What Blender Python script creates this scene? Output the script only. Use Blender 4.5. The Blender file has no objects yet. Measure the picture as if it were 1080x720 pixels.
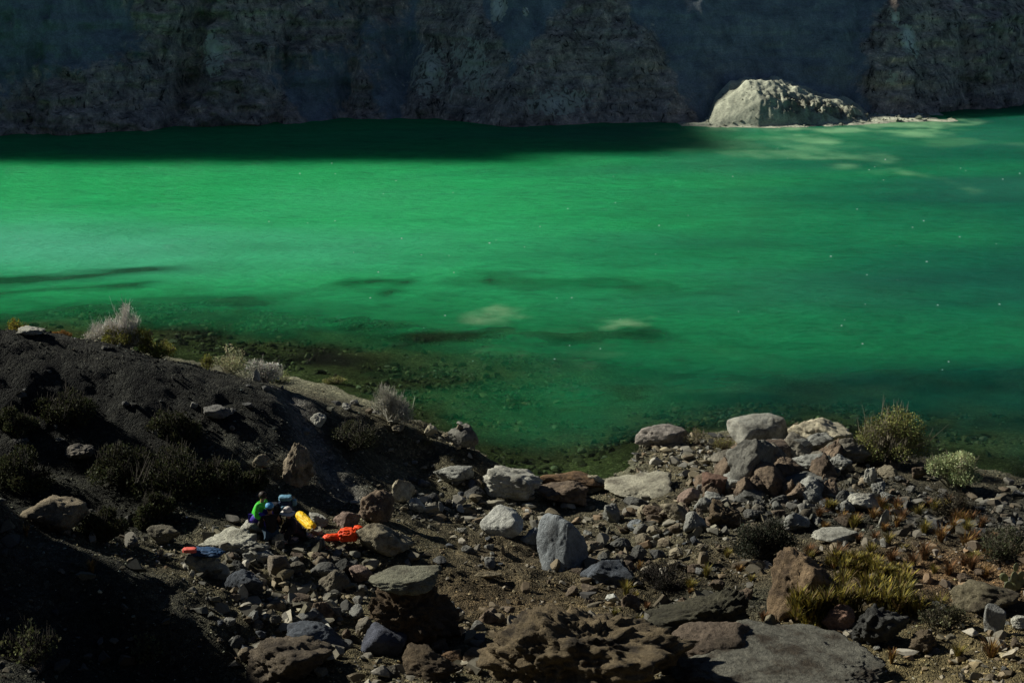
import bpy, bmesh, math, random
import numpy as np
from mathutils import Vector, Matrix
from mathutils.bvhtree import BVHTree

random.seed(7)
RNG = np.random.default_rng(11)
SC = bpy.context.scene
COL = SC.collection

# ------------------------------------------------------------------ camera model
CAM = np.array([0.0, 0.0, 18.0]); PITCH = math.radians(15.0); F = 1600.0
FWD = np.array([0, math.cos(PITCH), -math.sin(PITCH)]); UP = np.array([0, math.sin(PITCH), math.cos(PITCH)])

def ray(px, py):
    return (px - 540) / F * np.array([1.0, 0, 0]) - (py - 360) / F * UP + FWD

def at_z(px, py, z):
    d = ray(px, py); t = (z - CAM[2]) / d[2]
    return CAM + d * t

def depth_of(p):
    return float(np.dot(np.asarray(p) - CAM, FWD))

# sun direction (towards the sun)
EL = math.radians(32.0); AZ = (-0.92, 0.38)
_n = math.hypot(*AZ)
SUN = np.array([AZ[0] / _n * math.cos(EL), AZ[1] / _n * math.cos(EL), math.sin(EL)])

# ------------------------------------------------------------------ numpy noise
def _hash(ix, iy, iz, seed):
    h = (ix * 374761393 + iy * 668265263 + iz * 2147483647 + seed * 974634777) & 0xFFFFFFFF
    h = ((h ^ (h >> 13)) * 1274126177) & 0xFFFFFFFF
    h = ((h ^ (h >> 16)) * 2246822519) & 0xFFFFFFFF
    h ^= h >> 15
    return (h & 0xFFFFFF) / float(0xFFFFFF) * 2 - 1

def noise(p, seed=0):
    p = np.asarray(p, dtype=np.float64)
    i = np.floor(p).astype(np.int64); f = p - i
    u = f * f * f * (f * (f * 6 - 15) + 10)
    r = 0
    for dx in (0, 1):
        wx = u[:, 0] if dx else 1 - u[:, 0]
        for dy in (0, 1):
            wy = u[:, 1] if dy else 1 - u[:, 1]
            for dz in (0, 1):
                wz = u[:, 2] if dz else 1 - u[:, 2]
                r = r + wx * wy * wz * _hash(i[:, 0] + dx, i[:, 1] + dy, i[:, 2] + dz, seed)
    return r

def fbm(p, octaves=4, seed=0, gain=0.5, ridged=False):
    p = np.asarray(p, dtype=np.float64); a, r = 1.0, 0
    for k in range(octaves):
        n = noise(p * (2.03 ** k) + k * 17.3, seed + k)
        if ridged: n = 1 - 2 * np.abs(n)
        r = r + a * n; a *= gain
    return r

def P2(x, y, s=1.0):
    return np.stack([np.asarray(x) * s, np.asarray(y) * s, np.zeros_like(np.asarray(x, dtype=float))], axis=1)

# ------------------------------------------------------------------ object helpers
def tag(o, label=None, cat=None, group=None, kind=None):
    if label: o['label'] = label
    if cat: o['category'] = cat
    if group: o['group'] = group
    if kind: o['kind'] = kind
    return o

def mesh_np(name, V, Fc, mat=None, parent=None, col=None, attrs=None, smooth=True, loc=None):
    me = bpy.data.meshes.new(name)
    V = np.asarray(V, dtype=np.float32); Fc = np.asarray(Fc, dtype=np.int32)
    n = Fc.shape[1]
    me.vertices.add(len(V)); me.vertices.foreach_set('co', V.ravel())
    me.loops.add(Fc.size); me.loops.foreach_set('vertex_index', Fc.ravel())
    me.polygons.add(len(Fc))
    me.polygons.foreach_set('loop_start', np.arange(0, Fc.size, n, dtype=np.int32))
    me.polygons.foreach_set('loop_total', np.full(len(Fc), n, dtype=np.int32))
    me.polygons.foreach_set('use_smooth', np.full(len(Fc), smooth, dtype=bool))
    me.update(calc_edges=True)
    if col is not None:
        a = me.attributes.new('tint', 'FLOAT_COLOR', 'POINT')
        c = np.ones((len(V), 4), dtype=np.float32); c[:, :3] = col
        a.data.foreach_set('color', c.ravel())
    for k, v in (attrs or {}).items():
        a = me.attributes.new(k, 'FLOAT', 'POINT')
        a.data.foreach_set('value', np.asarray(v, dtype=np.float32))
    me.validate()
    o = bpy.data.objects.new(name, me); COL.objects.link(o)
    if mat: me.materials.append(mat)
    if parent: o.parent = parent
    if loc is not None: o.location = loc
    return o

def empty(name, loc, label, cat, group=None, rz=0.0):
    o = bpy.data.objects.new(name, None); COL.objects.link(o)
    o.location = loc; o.rotation_euler = (0, 0, rz); o.empty_display_size = 0.2
    return tag(o, label, cat, group)

# ------------------------------------------------------------------ materials
def new_mat(name):
    m = bpy.data.materials.new(name); m.use_nodes = True
    nt = m.node_tree; b = nt.nodes['Principled BSDF']
    return m, nt, b

def N(nt, t, **kw):
    n = nt.nodes.new(t)
    for k, v in kw.items():
        if k in n.inputs: n.inputs[k].default_value = v
        else: setattr(n, k, v)
    return n

def ramp(nt, fac, stops):
    r = nt.nodes.new('ShaderNodeValToRGB'); e = r.color_ramp.elements
    while len(e) < len(stops): e.new(0.5)
    for el, (p, c) in zip(e, stops):
        el.position = p; el.color = (*c, 1) if len(c) == 3 else c
    nt.links.new(fac, r.inputs['Fac']); return r.outputs['Color']

def mixc(nt, fac, a, b, mode='MIX'):
    m = nt.nodes.new('ShaderNodeMix'); m.data_type = 'RGBA'; m.blend_type = mode
    if hasattr(fac, 'is_linked'): nt.links.new(fac, m.inputs[0])
    else: m.inputs[0].default_value = fac
    for s, v in ((m.inputs[6], a), (m.inputs[7], b)):
        if hasattr(v, 'is_linked'): nt.links.new(v, s)
        else: s.default_value = (*v, 1)
    return m.outputs[2]

def mul(c, k): return tuple(min(1, x * k) for x in c)

_rm = {}
def rock_mat(c1, c2=None, speck=0.5, key=None, bump=0.5, scale=1.0):
    """weathered stone: c1 body, c2 stain, pale and dark mineral specks, cracks"""
    c2 = c2 or mul(c1, 0.62)
    key = (c1, c2, speck, bump, scale)
    if key in _rm: return _rm[key]
    m, nt, b = new_mat('stone'); L = nt.links.new
    tc = N(nt, 'ShaderNodeTexCoord'); oi = N(nt, 'ShaderNodeObjectInfo')
    off = N(nt, 'ShaderNodeVectorMath', operation='MULTIPLY_ADD')
    L(tc.outputs['Object'], off.inputs[0]); off.inputs[1].default_value = (1, 1, 1)
    cb = N(nt, 'ShaderNodeCombineXYZ'); L(oi.outputs['Random'], cb.inputs[0]); L(oi.outputs['Random'], cb.inputs[1])
    sc = N(nt, 'ShaderNodeVectorMath', operation='SCALE'); L(cb.outputs[0], sc.inputs[0]); sc.inputs[3].default_value = 40
    L(sc.outputs[0], off.inputs[2]); co = off.outputs[0]
    n1 = N(nt, 'ShaderNodeTexNoise', Scale=1.7 * scale, Detail=8.0, Roughness=0.62); L(co, n1.inputs['Vector'])
    n2 = N(nt, 'ShaderNodeTexNoise', Scale=8.0 * scale, Detail=8.0, Roughness=0.72); L(co, n2.inputs['Vector'])
    n3 = N(nt, 'ShaderNodeTexNoise', Scale=55.0 * scale, Detail=2.0); L(co, n3.inputs['Vector'])
    vo = N(nt, 'ShaderNodeTexVoronoi', Scale=3.2 * scale, feature='DISTANCE_TO_EDGE')
    wv = N(nt, 'ShaderNodeVectorMath', operation='MULTIPLY_ADD'); L(n2.outputs['Color'], wv.inputs[0]); wv.inputs[1].default_value = (.25, .25, .25); L(co, wv.inputs[2])
    L(wv.outputs[0], vo.inputs['Vector'])
    c1 = (c1[0] * .98, c1[1], c1[2] * .93); c2 = (c2[0] * .98, c2[1], c2[2] * .93)
    body = ramp(nt, n1.outputs['Fac'], [(0.36, mul(c2, .8)), (0.5, c1), (0.64, mul(c1, 1.3))])
    fine = ramp(nt, n2.outputs['Fac'], [(0.3, (0.35, 0.34, 0.33)), (0.5, (1, 1, 1)), (0.72, (1.5, 1.46, 1.4))])
    c = mixc(nt, speck, body, fine, 'MULTIPLY')
    sp = ramp(nt, n3.outputs['Fac'], [(0.35, (0.55, 0.55, 0.55)), (0.5, (1, 1, 1)), (0.66, (1.35, 1.35, 1.3))])
    c = mixc(nt, speck, c, sp, 'MULTIPLY')
    cr = ramp(nt, vo.outputs['Distance'], [(0.0, (0.35, 0.33, 0.31)), (0.035, (1, 1, 1))])
    c = mixc(nt, 0.55, c, cr, 'MULTIPLY')
    hs = N(nt, 'ShaderNodeHueSaturation'); L(c, hs.inputs['Color'])
    mr = N(nt, 'ShaderNodeMapRange'); L(oi.outputs['Random'], mr.inputs[0]); mr.inputs[3].default_value = 0.82; mr.inputs[4].default_value = 1.18
    L(mr.outputs[0], hs.inputs['Value'])
    L(hs.outputs[0], b.inputs['Base Color']); b.inputs['Roughness'].default_value = 0.92
    b.inputs['Specular IOR Level'].default_value = 0.2
    ad = N(nt, 'ShaderNodeMath', operation='MULTIPLY_ADD'); L(n2.outputs['Fac'], ad.inputs[0]); ad.inputs[1].default_value = 1.0
    m2 = N(nt, 'ShaderNodeMath', operation='MULTIPLY'); L(n3.outputs['Fac'], m2.inputs[0]); m2.inputs[1].default_value = 0.3
    L(m2.outputs[0], ad.inputs[2])
    bp = N(nt, 'ShaderNodeBump', Strength=min(1, bump * 1.5), Distance=0.13); L(ad.outputs[0], bp.inputs['Height']); L(bp.outputs[0], b.inputs['Normal'])
    _rm[key] = m; return m

def tint_mat(name, rough=0.9, fine=0.5, scale=30.0, bump=0.0, spec=0.2, trans=0.0):
    """colour comes from the thing's own 'tint' attribute, broken up by fine noise"""
    m, nt, b = new_mat(name); L = nt.links.new
    at = N(nt, 'ShaderNodeAttribute', attribute_name='tint')
    tc = N(nt, 'ShaderNodeTexCoord')
    n = N(nt, 'ShaderNodeTexNoise', Scale=scale, Detail=5.0, Roughness=0.7); L(tc.outputs['Object'], n.inputs['Vector'])
    f = ramp(nt, n.outputs['Fac'], [(0.3, (0.4, 0.4, 0.4)), (0.5, (1, 1, 1)), (0.7, (1.5, 1.5, 1.45))])
    c = mixc(nt, fine, at.outputs['Color'], f, 'MULTIPLY')
    L(c, b.inputs['Base Color']); b.inputs['Roughness'].default_value = rough
    b.inputs['Specular IOR Level'].default_value = spec
    if bump:
        bp = N(nt, 'ShaderNodeBump', Strength=bump, Distance=0.05); L(n.outputs['Fac'], bp.inputs['Height']); L(bp.outputs[0], b.inputs['Normal'])
    if trans:
        tr = N(nt, 'ShaderNodeBsdfTranslucent'); L(c, tr.inputs['Color'])
        mx = N(nt, 'ShaderNodeMixShader', Fac=trans); L(b.outputs[0], mx.inputs[1]); L(tr.outputs[0], mx.inputs[2])
        L(mx.outputs[0], nt.nodes['Material Output'].inputs['Surface'])
    return m

_fm = {}
def cloth_mat(c, rough=0.75, fold=0.3, spec=0.25):
    k = (c, rough, fold)
    if k in _fm: return _fm[k]
    m, nt, b = new_mat('cloth'); L = nt.links.new
    tc = N(nt, 'ShaderNodeTexCoord')
    n = N(nt, 'ShaderNodeTexNoise', Scale=9.0, Detail=4.0); L(tc.outputs['Object'], n.inputs['Vector'])
    L(ramp(nt, n.outputs['Fac'], [(0.3, mul(c, 0.75)), (0.6, c), (0.8, mul(c, 1.1))]), b.inputs['Base Color'])
    b.inputs['Roughness'].default_value = rough; b.inputs['Specular IOR Level'].default_value = spec
    bp = N(nt, 'ShaderNodeBump', Strength=fold, Distance=0.04); L(n.outputs['Fac'], bp.inputs['Height']); L(bp.outputs[0], b.inputs['Normal'])
    _fm[k] = m; return m

# ------------------------------------------------------------------ terrain
CTRL = [  # (px, py, z): points of the ground that the photograph shows
 # crest of the gravel ridge on the left
 (-150,346,6.9),(0,356,6.3),(100,364,5.9),(200,386,5.2),(280,412,4.4),(345,440,3.3),(385,450,2.7),(430,459,2.25),(490,470,1.9),
 # its face and foot
 (-100,420,5.2),(0,430,4.9),(100,440,4.5),(200,455,4.1),(290,480,3.4),
 (-100,515,3.6),(0,525,3.3),(100,535,3.1),(200,545,3.0),(320,525,2.6),(365,520,2.4),(400,485,1.9),(440,491,1.35),(505,492,0.75),
 # hikers' terrace
 (270,565,3.0),(340,575,2.8),(400,590,2.5),(180,590,3.1),(110,560,3.2),
 # near rim, bottom left
 (-100,540,5.4),(0,568,4.9),(60,592,4.7),(120,618,4.3),(200,654,3.6),(260,684,3.1),(0,640,4.5),(0,720,4.6),(100,720,3.3),(200,720,2.7),(-120,720,5.2),
 # middle and right
 (540,532,0.7),(600,565,1.3),(480,517,1.15),(440,532,1.6),(700,535,0.9),(790,515,1.0),(860,525,1.1),(950,535,1.3),(1050,545,1.2),
 (700,590,1.8),(600,620,2.0),(500,600,2.1),(300,620,2.8),(350,680,3.0),(450,700,3.0),(550,680,2.7),(700,670,3.0),(800,645,2.8),
 (900,605,2.5),(1000,600,2.6),(1080,620,3.0),(900,690,3.6),(1000,690,3.9),(800,720,3.7),(600,720,3.4),(400,720,3.4),(1080,720,4.6),(1200,640,3.6),(1200,560,1.6),
 # waterline
 (-100,348,0),(0,351,0),(100,358,0),(200,379,0),(330,402,0),(400,428,0),(470,457,0),(512,480,0),(545,502,0),(600,505,0),(645,502,0),(670,474,0),(700,462,0.1),(760,455,0),(850,452,0),(930,470,0),(1000,488,0),(1080,502,0),(1200,510,0),
 # lakebed
 (300,372,-.6),(450,420,-.6),(550,462,-.9),(610,482,-1.0),(620,450,-1.8),(400,350,-1.4),(100,322,-1.5),(500,380,-1.4),(800,432,-1.6),(800,400,-3),
 (1000,458,-.8),(1070,480,-.35),(1000,435,-2),(600,345,-3),(300,300,-3),(0,280,-3.2),(900,350,-4),(0,210,-5),(540,250,-5),(1080,300,-5),
]
_c = [at_z(*c) for c in CTRL]
_c += [np.array(p, float) for p in [(0,8,10.5),(-22,10,11.5),(22,10,11.5),(0,0,16),(-32,0,17),(32,0,17),(-32,26,8.5),(-32,45,7),(32,30,6),(32,90,-6),(-32,90,-6),(0,90,-6)]]
for p in [at_z(*c) for c in CTRL[:8]]: _c.append(np.array([p[0] * 1.12, p[1] + 4.5, p[2] - 2.3 * p[2] / 5.5]))
_c = np.array(_c)
def _tps_k(d2): return 0.5 * d2 * np.log(np.maximum(d2, 1e-9))
def _tps_fit(xy, z, lam=0.6):
    n = len(xy); d2 = ((xy[:, None] - xy[None]) ** 2).sum(-1)
    A = np.zeros((n + 3, n + 3)); A[:n, :n] = _tps_k(d2) + lam * np.eye(n)
    A[:n, n] = 1; A[:n, n+1:] = xy; A[n, :n] = 1; A[n+1:, :n] = xy.T
    return np.linalg.solve(A, np.concatenate([z, [0, 0, 0]]))
_S = 10.0
_W = _tps_fit(_c[:, :2] / _S, _c[:, 2], 0.002)
def T_smooth(x, y):
    x = np.clip(np.asarray(x, float), -32, 32) / _S; y = np.clip(np.asarray(y, float), 0, 90) / _S
    out = np.empty(len(x))
    for a in range(0, len(x), 20000):
        q = np.stack([x[a:a+20000], y[a:a+20000]], 1)
        d2 = ((q[:, None] - (_c[:, :2] / _S)[None]) ** 2).sum(-1)
        out[a:a+20000] = _tps_k(d2) @ _W[:-3] + _W[-3] + q @ _W[-2:]
    return out
PATH = None
def path_d(x, y):
    d = np.full(len(x), 99.0)
    if PATH is None: return d
    for a, b in zip(PATH[:-1], PATH[1:]):
        e = b - a; t = np.clip(((x - a[0]) * e[0] + (y - a[1]) * e[1]) / (e @ e), 0, 1)
        d = np.minimum(d, np.hypot(x - a[0] - t * e[0], y - a[1] - t * e[1]))
    return d
def T(x, y):
    x = np.asarray(x, float); y = np.asarray(y, float)
    h = T_smooth(x, y)
    p = P2(x, y)
    amp = np.clip((h + 0.4) / 1.5, 0.25, 1.0)
    amp = amp * (1 - .3 * np.clip((-3.0 - x) / 2, 0, 1) * np.clip((y - 37.5) / 1.5, 0, 1))
    h = h + amp * (0.17 * fbm(p * 0.55, 4, 3) + 0.07 * fbm(p * 2.6, 4, 9))
    h = h - .22 * np.exp(-(path_d(x, y) / .4) ** 2)
    # unseen knoll added left of the frame to cast shadow across the near slope
    h = h + 4.6 * np.exp(-(((x + 15.6) / 2.6) ** 2 + ((y - 32.5) / 2.6) ** 2))
    return h
def T1(x, y): return float(T(np.array([x]), np.array([y]))[0])

def ground(px, py):
    """the point of the ground under a pixel of the photograph"""
    d = ray(px, py); t = np.arange(18, 75, 0.12)
    q = CAM[None] + d[None] * t[:, None]
    below = np.nonzero(q[:, 2] < np.maximum(T(q[:, 0], q[:, 1]), -0.3))[0]
    k = below[0] if len(below) else len(t) - 1
    return q[k]

PATH = np.array([ground(a, b)[:2] for a, b in [(306, 416), (318, 440), (331, 466), (346, 495), (368, 522)]])

def grid(xs, ys):
    nx, ny = len(xs), len(ys)
    X, Y = np.meshgrid(xs, ys); 
    i = np.arange(nx * ny).reshape(ny, nx)
    Fc = np.stack([i[:-1, :-1], i[:-1, 1:], i[1:, 1:], i[1:, :-1]], -1).reshape(-1, 4)
    return X.ravel(), Y.ravel(), Fc

xs = np.concatenate([[-600, -300, -150, -90, -60, -45], np.arange(-34, -22, 0.4), np.arange(-22, 22, 0.11), np.arange(22, 34, 0.4), [45, 60, 90, 150, 300, 600]])
ys = np.concatenate([[-300, -120, -50, -20, -8], np.arange(0, 20, 0.5), np.arange(20, 58, 0.1), np.arange(58, 92, 0.5), [100, 120, 150, 200, 300, 600]])
X, Y, Fc = grid(xs, ys)
Z = T(X, Y)
# ground colours: (px, py, colour of dry ground)
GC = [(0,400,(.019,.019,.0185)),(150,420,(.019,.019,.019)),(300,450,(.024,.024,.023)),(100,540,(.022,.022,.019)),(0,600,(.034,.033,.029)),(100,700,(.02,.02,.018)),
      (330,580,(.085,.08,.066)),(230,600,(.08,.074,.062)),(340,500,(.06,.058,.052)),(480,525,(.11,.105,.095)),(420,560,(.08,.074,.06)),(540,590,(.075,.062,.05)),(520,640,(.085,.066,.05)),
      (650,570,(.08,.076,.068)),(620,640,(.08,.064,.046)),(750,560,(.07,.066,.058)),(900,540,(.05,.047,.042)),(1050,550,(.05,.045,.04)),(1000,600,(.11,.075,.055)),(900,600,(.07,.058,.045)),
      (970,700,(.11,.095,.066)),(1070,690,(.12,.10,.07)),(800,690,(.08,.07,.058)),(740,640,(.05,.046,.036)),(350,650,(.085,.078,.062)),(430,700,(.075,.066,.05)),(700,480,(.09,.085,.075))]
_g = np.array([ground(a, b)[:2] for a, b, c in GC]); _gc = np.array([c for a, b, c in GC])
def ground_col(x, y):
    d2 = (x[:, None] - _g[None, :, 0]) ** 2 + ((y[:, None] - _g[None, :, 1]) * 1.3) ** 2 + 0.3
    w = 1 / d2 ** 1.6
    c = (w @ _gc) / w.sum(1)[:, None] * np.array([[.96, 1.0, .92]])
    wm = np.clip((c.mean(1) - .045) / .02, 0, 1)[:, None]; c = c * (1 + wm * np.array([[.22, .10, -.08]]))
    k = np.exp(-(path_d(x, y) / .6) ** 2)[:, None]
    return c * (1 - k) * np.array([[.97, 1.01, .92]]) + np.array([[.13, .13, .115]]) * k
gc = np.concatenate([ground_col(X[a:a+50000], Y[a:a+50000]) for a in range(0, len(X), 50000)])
nz = fbm(P2(X, Y, 0.8), 4, 21); gc = gc * (1 + 0.35 * nz)[:, None]
wet = np.clip((Z - 0.02) / 0.25, 0, 1)                       # damp stones by the water, algae brown bed below it
bedc = np.array([.12, .122, .08])[None] * np.clip(1 + 1.1 * fbm(P2(X, Y, 0.35), 4, 5), .15, 2.4)[:, None]
gc = gc * (0.55 + 0.45 * wet)[:, None] * wet[:, None] + bedc * (1 - wet)[:, None]

def ground_mat():
    m, nt, b = new_mat('gravel_ground'); L = nt.links.new
    at = N(nt, 'ShaderNodeAttribute', attribute_name='tint'); tc = N(nt, 'ShaderNodeTexCoord')
    v = N(nt, 'ShaderNodeTexVoronoi', Scale=11.0, Randomness=1.0); L(tc.outputs['Object'], v.inputs['Vector'])
    v2 = N(nt, 'ShaderNodeTexVoronoi', Scale=28.0); L(tc.outputs['Object'], v2.inputs['Vector'])
    n = N(nt, 'ShaderNodeTexNoise', Scale=2.2, Detail=9.0, Roughness=0.7); L(tc.outputs['Object'], n.inputs['Vector'])
    sx = N(nt, 'ShaderNodeSeparateColor'); L(v.outputs['Color'], sx.inputs[0])
    s2 = N(nt, 'ShaderNodeSeparateColor'); L(v2.outputs['Color'], s2.inputs[0])
    a = ramp(nt, sx.outputs[0], [(0.0, (.55, .53, .5)), (0.6, (1, 1, 1)), (0.9, (1.5, 1.45, 1.4)), (1.0, (2.6, 2.5, 2.4))])
    a2 = ramp(nt, s2.outputs[1], [(0.0, (.6, .6, .6)), (0.6, (1, 1, 1)), (0.92, (1.4, 1.4, 1.4)), (1.0, (2.4, 2.3, 2.2))])
    nn = ramp(nt, n.outputs['Fac'], [(0.3, (.6, .58, .55)), (0.5, (1, 1, 1)), (0.7, (1.3, 1.25, 1.2))])
    c = mixc(nt, 0.8, at.outputs['Color'], a, 'MULTIPLY'); c = mixc(nt, 0.7, c, a2, 'MULTIPLY'); c = mixc(nt, 0.8, c, nn, 'MULTIPLY')
    L(c, b.inputs['Base Color']); b.inputs['Roughness'].default_value = 0.95; b.inputs['Specular IOR Level'].default_value = 0.15
    s = N(nt, 'ShaderNodeMath', operation='ADD'); L(v.outputs['Distance'], s.inputs[0]); L(v2.outputs['Distance'], s.inputs[1])
    bp = N(nt, 'ShaderNodeBump', Strength=0.9, Distance=-0.06); L(s.outputs[0], bp.inputs['Height']); L(bp.outputs[0], b.inputs['Normal'])
    return m
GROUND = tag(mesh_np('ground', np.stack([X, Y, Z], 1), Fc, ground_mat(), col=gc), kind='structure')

# ------------------------------------------------------------------ far cliff
BASE = [(-700,150),(-400,143),(0,140),(130,135),(250,128),(350,125),(430,122),(500,128),(540,133),(620,129),(700,128),(745,128),(850,122),(960,120),(1080,106),(1300,100),(1800,95)]
_b = np.array([at_z(a, b, 0)[:2] for a, b in BASE])
def base_y(x): return np.interp(x, _b[:, 0], _b[:, 1])
CLS = math.radians(66); CT0 = 1 / math.tan(CLS)
def CT(x): return np.interp(x, [-26, -10, 44, 60], [CT0, .74, .74, CT0])   # the scree fan behind the mound lies back
# crest height so that the cliff's shadow ends on the water and the mound where it does in the photograph
SH = [(-300,172,0),(0,171,0),(250,169,0),(430,169,0),(520,167,0),(620,155,0),(690,138,0)]
pts = [at_z(a, b, z) for a, b, z in SH]
CX, CZ = [], []
for p in pts:
    t = 60.0
    for _ in range(60):
        q = p + SUN * t
        yc = base_y(q[0]) + max(q[2], 1) * CT(q[0]) + .8
        t += 0.5 * (yc - q[1]) / SUN[1]
    q = p + SUN * t; CX.append(q[0]); CZ.append(q[2])
order = np.argsort(CX); CX = np.array(CX)[order]; CZ = np.array(CZ)[order]
def crest_z(x): return 9.0 * np.clip((-45 - x) / 25, 0, 1) * fbm(np.stack([np.asarray(x) * .07, np.asarray(x) * 0, np.asarray(x) * 0], 1), 4, 401) + np.interp(x, np.concatenate([[-500], CX, [-33, -24, -15, 0, 20, 48, 90, 400]]), np.concatenate([[CZ[0] + 25], CZ, [32, 27.5, 22.5, 20, 19, 19, 26, 40]]))

cx = np.concatenate([np.arange(-420, -75, 4.0), np.arange(-75, 95, 0.3), np.arange(95, 420, 4.0)])
vz = np.concatenate([np.linspace(-6, 0, 8)[:-1], np.arange(0, 16, 0.22), np.linspace(16, 100, 60) ])
nv = len(vz)
XX, VV = np.meshgrid(cx, np.arange(nv)); XX = XX.ravel(); VV = VV.ravel().astype(int)
ZC = crest_z(XX)
hz = np.where(vz[VV] <= 16, vz[VV], 16 + (vz[VV] - 16) / 84 * (ZC - 16))
YB = base_y(XX)
q3 = np.stack([XX * 0.05, hz * 0.06, np.zeros_like(XX)], 1)
crestfade = np.clip((ZC - hz) / 12, 0, 1)
gul = fbm(np.stack([XX * 0.045 + 0.012 * hz, hz * 0.012, np.zeros_like(XX)], 1), 4, 31, 0.5, True)
dsp = 2.2 * gul + 1.3 * fbm(np.stack([XX * .18, hz * .2, np.zeros_like(XX)], 1), 4, 41)
str_ = fbm(np.stack([XX * .03, hz * .75 + .05 * XX, np.zeros_like(XX)], 1), 3, 51)
dsp += 0.5 * str_ + 0.45 * fbm(np.stack([XX * .9, hz * 1.1, np.zeros_like(XX)], 1), 4, 61)
# rock promontories (as seen across the lake: left foot, right foot, apex x, apex height) stand out from the scree chutes
def across(px, py):
    g = at_z(px, 128, 0); y = g[1] + 3; z = 18 - y * math.tan(math.radians(15) + math.atan((py - 360) / F))
    return (px - 540) * depth_of((g[0], y, z)) / F, z
PROM = [(35,203,130,48,2.0),(190,350,232,34,2.6),(330,425,372,-40,1.3),(408,560,470,-160,2.6),(520,735,610,-110,2.4),(880,1300,1150,-260,2.0),(-260,60,-100,-120,2.2),(655,730,690,70,1.0),(925,1010,985,60,.8)]
wz = fbm(np.stack([XX * .16, hz * .16, XX * 0 + 7], 1), 5, 311)
face = np.clip(.18 + .9 * fbm(np.stack([XX * .07 + .02 * hz, hz * .10, XX * 0 + 3], 1), 4, 301) - .9 * np.exp(-((XX - 20 - .6 * (hz - 4)) / 14) ** 2), 0, .8)
for l, r, ax_, ay, dep in PROM:
    xl, xr = across(l, 130)[0], across(r, 130)[0]; xa, za = across(ax_, ay)
    k = np.clip(1 - hz / za, 0, 1); lo = xa + (xl - xa) * k; hi_ = xa + (xr - xa) * k
    e = np.minimum(XX - lo, hi_ - XX) / 2.2 + 1.1 * wz
    e = np.where(hz > za + .8 * wz, -1, e)
    f_ = np.clip(e, 0, 1); face = np.maximum(face, f_)
    dsp += dep * np.clip(e / 1.6, 0, 1) ** .8 * np.clip(1.15 - hz / max(za, 1) * .4, .3, 1) * .8
blk = fbm(np.stack([XX * .55, hz * .8, XX * 0 + 2], 1), 5, 315, .55, True)
dsp += face * (.55 * blk + .35 * np.round(1.2 * fbm(np.stack([XX * .35 + .1 * hz, hz * .9, XX * 0 + 5], 1), 3, 317) * 2) / 2) - (1 - face) * .2
for gx, gw, gd in [(205, 1.1, 2.6), (463, .8, 2.8), (372, .8, 2.0), (640, .7, 1.8), (430, .7, 1.6), (560, .7, 1.6), (60, .9, 1.5), (300, .8, 1.6), (690, .8, 1.6), (910, .9, 1.8), (1040, .9, 1.6)]:   # deep gullies
    x0 = across(gx, 100)[0] + .12 * (hz - 4) + .8 * wz; dsp -= gd * np.exp(-((XX - x0) / gw) ** 2)
face = np.concatenate([face, face[-len(cx):], face[-len(cx):]])
dsp *= np.interp(XX, [-20, -8, 44, 58], [1, .4, .4, 1])
dsp *= np.interp(hz, [13, 19], [1, .2])
YY = YB + np.maximum(hz, 0) * CT(XX) - dsp * np.clip((hz + 6) / 6, 0.2, 1) * (0.25 + 0.75 * crestfade) + np.minimum(hz, 0) * 0.5
Vc = np.stack([XX, YY, hz], 1)
ncx = len(cx)
# plateau behind the crest
top = Vc[-ncx:].copy(); back1 = top + [0, 60, -2]; back2 = top + [0, 300, -30]
Vc = np.concatenate([Vc, back1, back2])
i = np.arange((nv + 2) * ncx).reshape(nv + 2, ncx)
Fq = np.stack([i[:-1, :-1], i[:-1, 1:], i[1:, 1:], i[1:, :-1]], -1).reshape(-1, 4)
# rock: smooth blue-black scree chutes between bedded brown faces, pale patches, some of them sunlit specks painted into the colour
xv, zv = Vc[:, 0], Vc[:, 2]
p3 = np.stack([xv * .12, zv * .35 + xv * .02, xv * 0], 1)
nA = fbm(p3, 4, 91); nB = fbm(np.stack([xv * .03, zv * .04, xv * 0], 1), 3, 95); nC = fbm(np.stack([xv * 1.1, zv * 1.3, xv * 0], 1), 4, 97)
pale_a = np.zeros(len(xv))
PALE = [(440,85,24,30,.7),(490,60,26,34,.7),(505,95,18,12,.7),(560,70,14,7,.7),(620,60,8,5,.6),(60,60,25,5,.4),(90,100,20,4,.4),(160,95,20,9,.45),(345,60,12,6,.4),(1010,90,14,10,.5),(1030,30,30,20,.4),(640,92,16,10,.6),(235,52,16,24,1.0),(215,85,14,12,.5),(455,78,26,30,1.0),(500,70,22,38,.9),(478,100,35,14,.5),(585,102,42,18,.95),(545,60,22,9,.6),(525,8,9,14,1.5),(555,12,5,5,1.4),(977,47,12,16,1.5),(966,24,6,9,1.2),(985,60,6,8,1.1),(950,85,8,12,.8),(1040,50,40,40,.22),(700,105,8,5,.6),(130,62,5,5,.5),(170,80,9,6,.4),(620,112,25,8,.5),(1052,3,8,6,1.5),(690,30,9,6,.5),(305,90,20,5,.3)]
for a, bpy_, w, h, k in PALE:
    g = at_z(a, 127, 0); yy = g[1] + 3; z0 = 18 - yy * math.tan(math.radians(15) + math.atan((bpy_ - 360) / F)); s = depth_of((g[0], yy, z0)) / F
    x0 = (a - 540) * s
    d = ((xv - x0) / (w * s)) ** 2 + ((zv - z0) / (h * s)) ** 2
    pale_a = np.maximum(pale_a, np.clip(1.0 - np.sqrt(d) * .62, 0, 1) * k)
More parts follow.
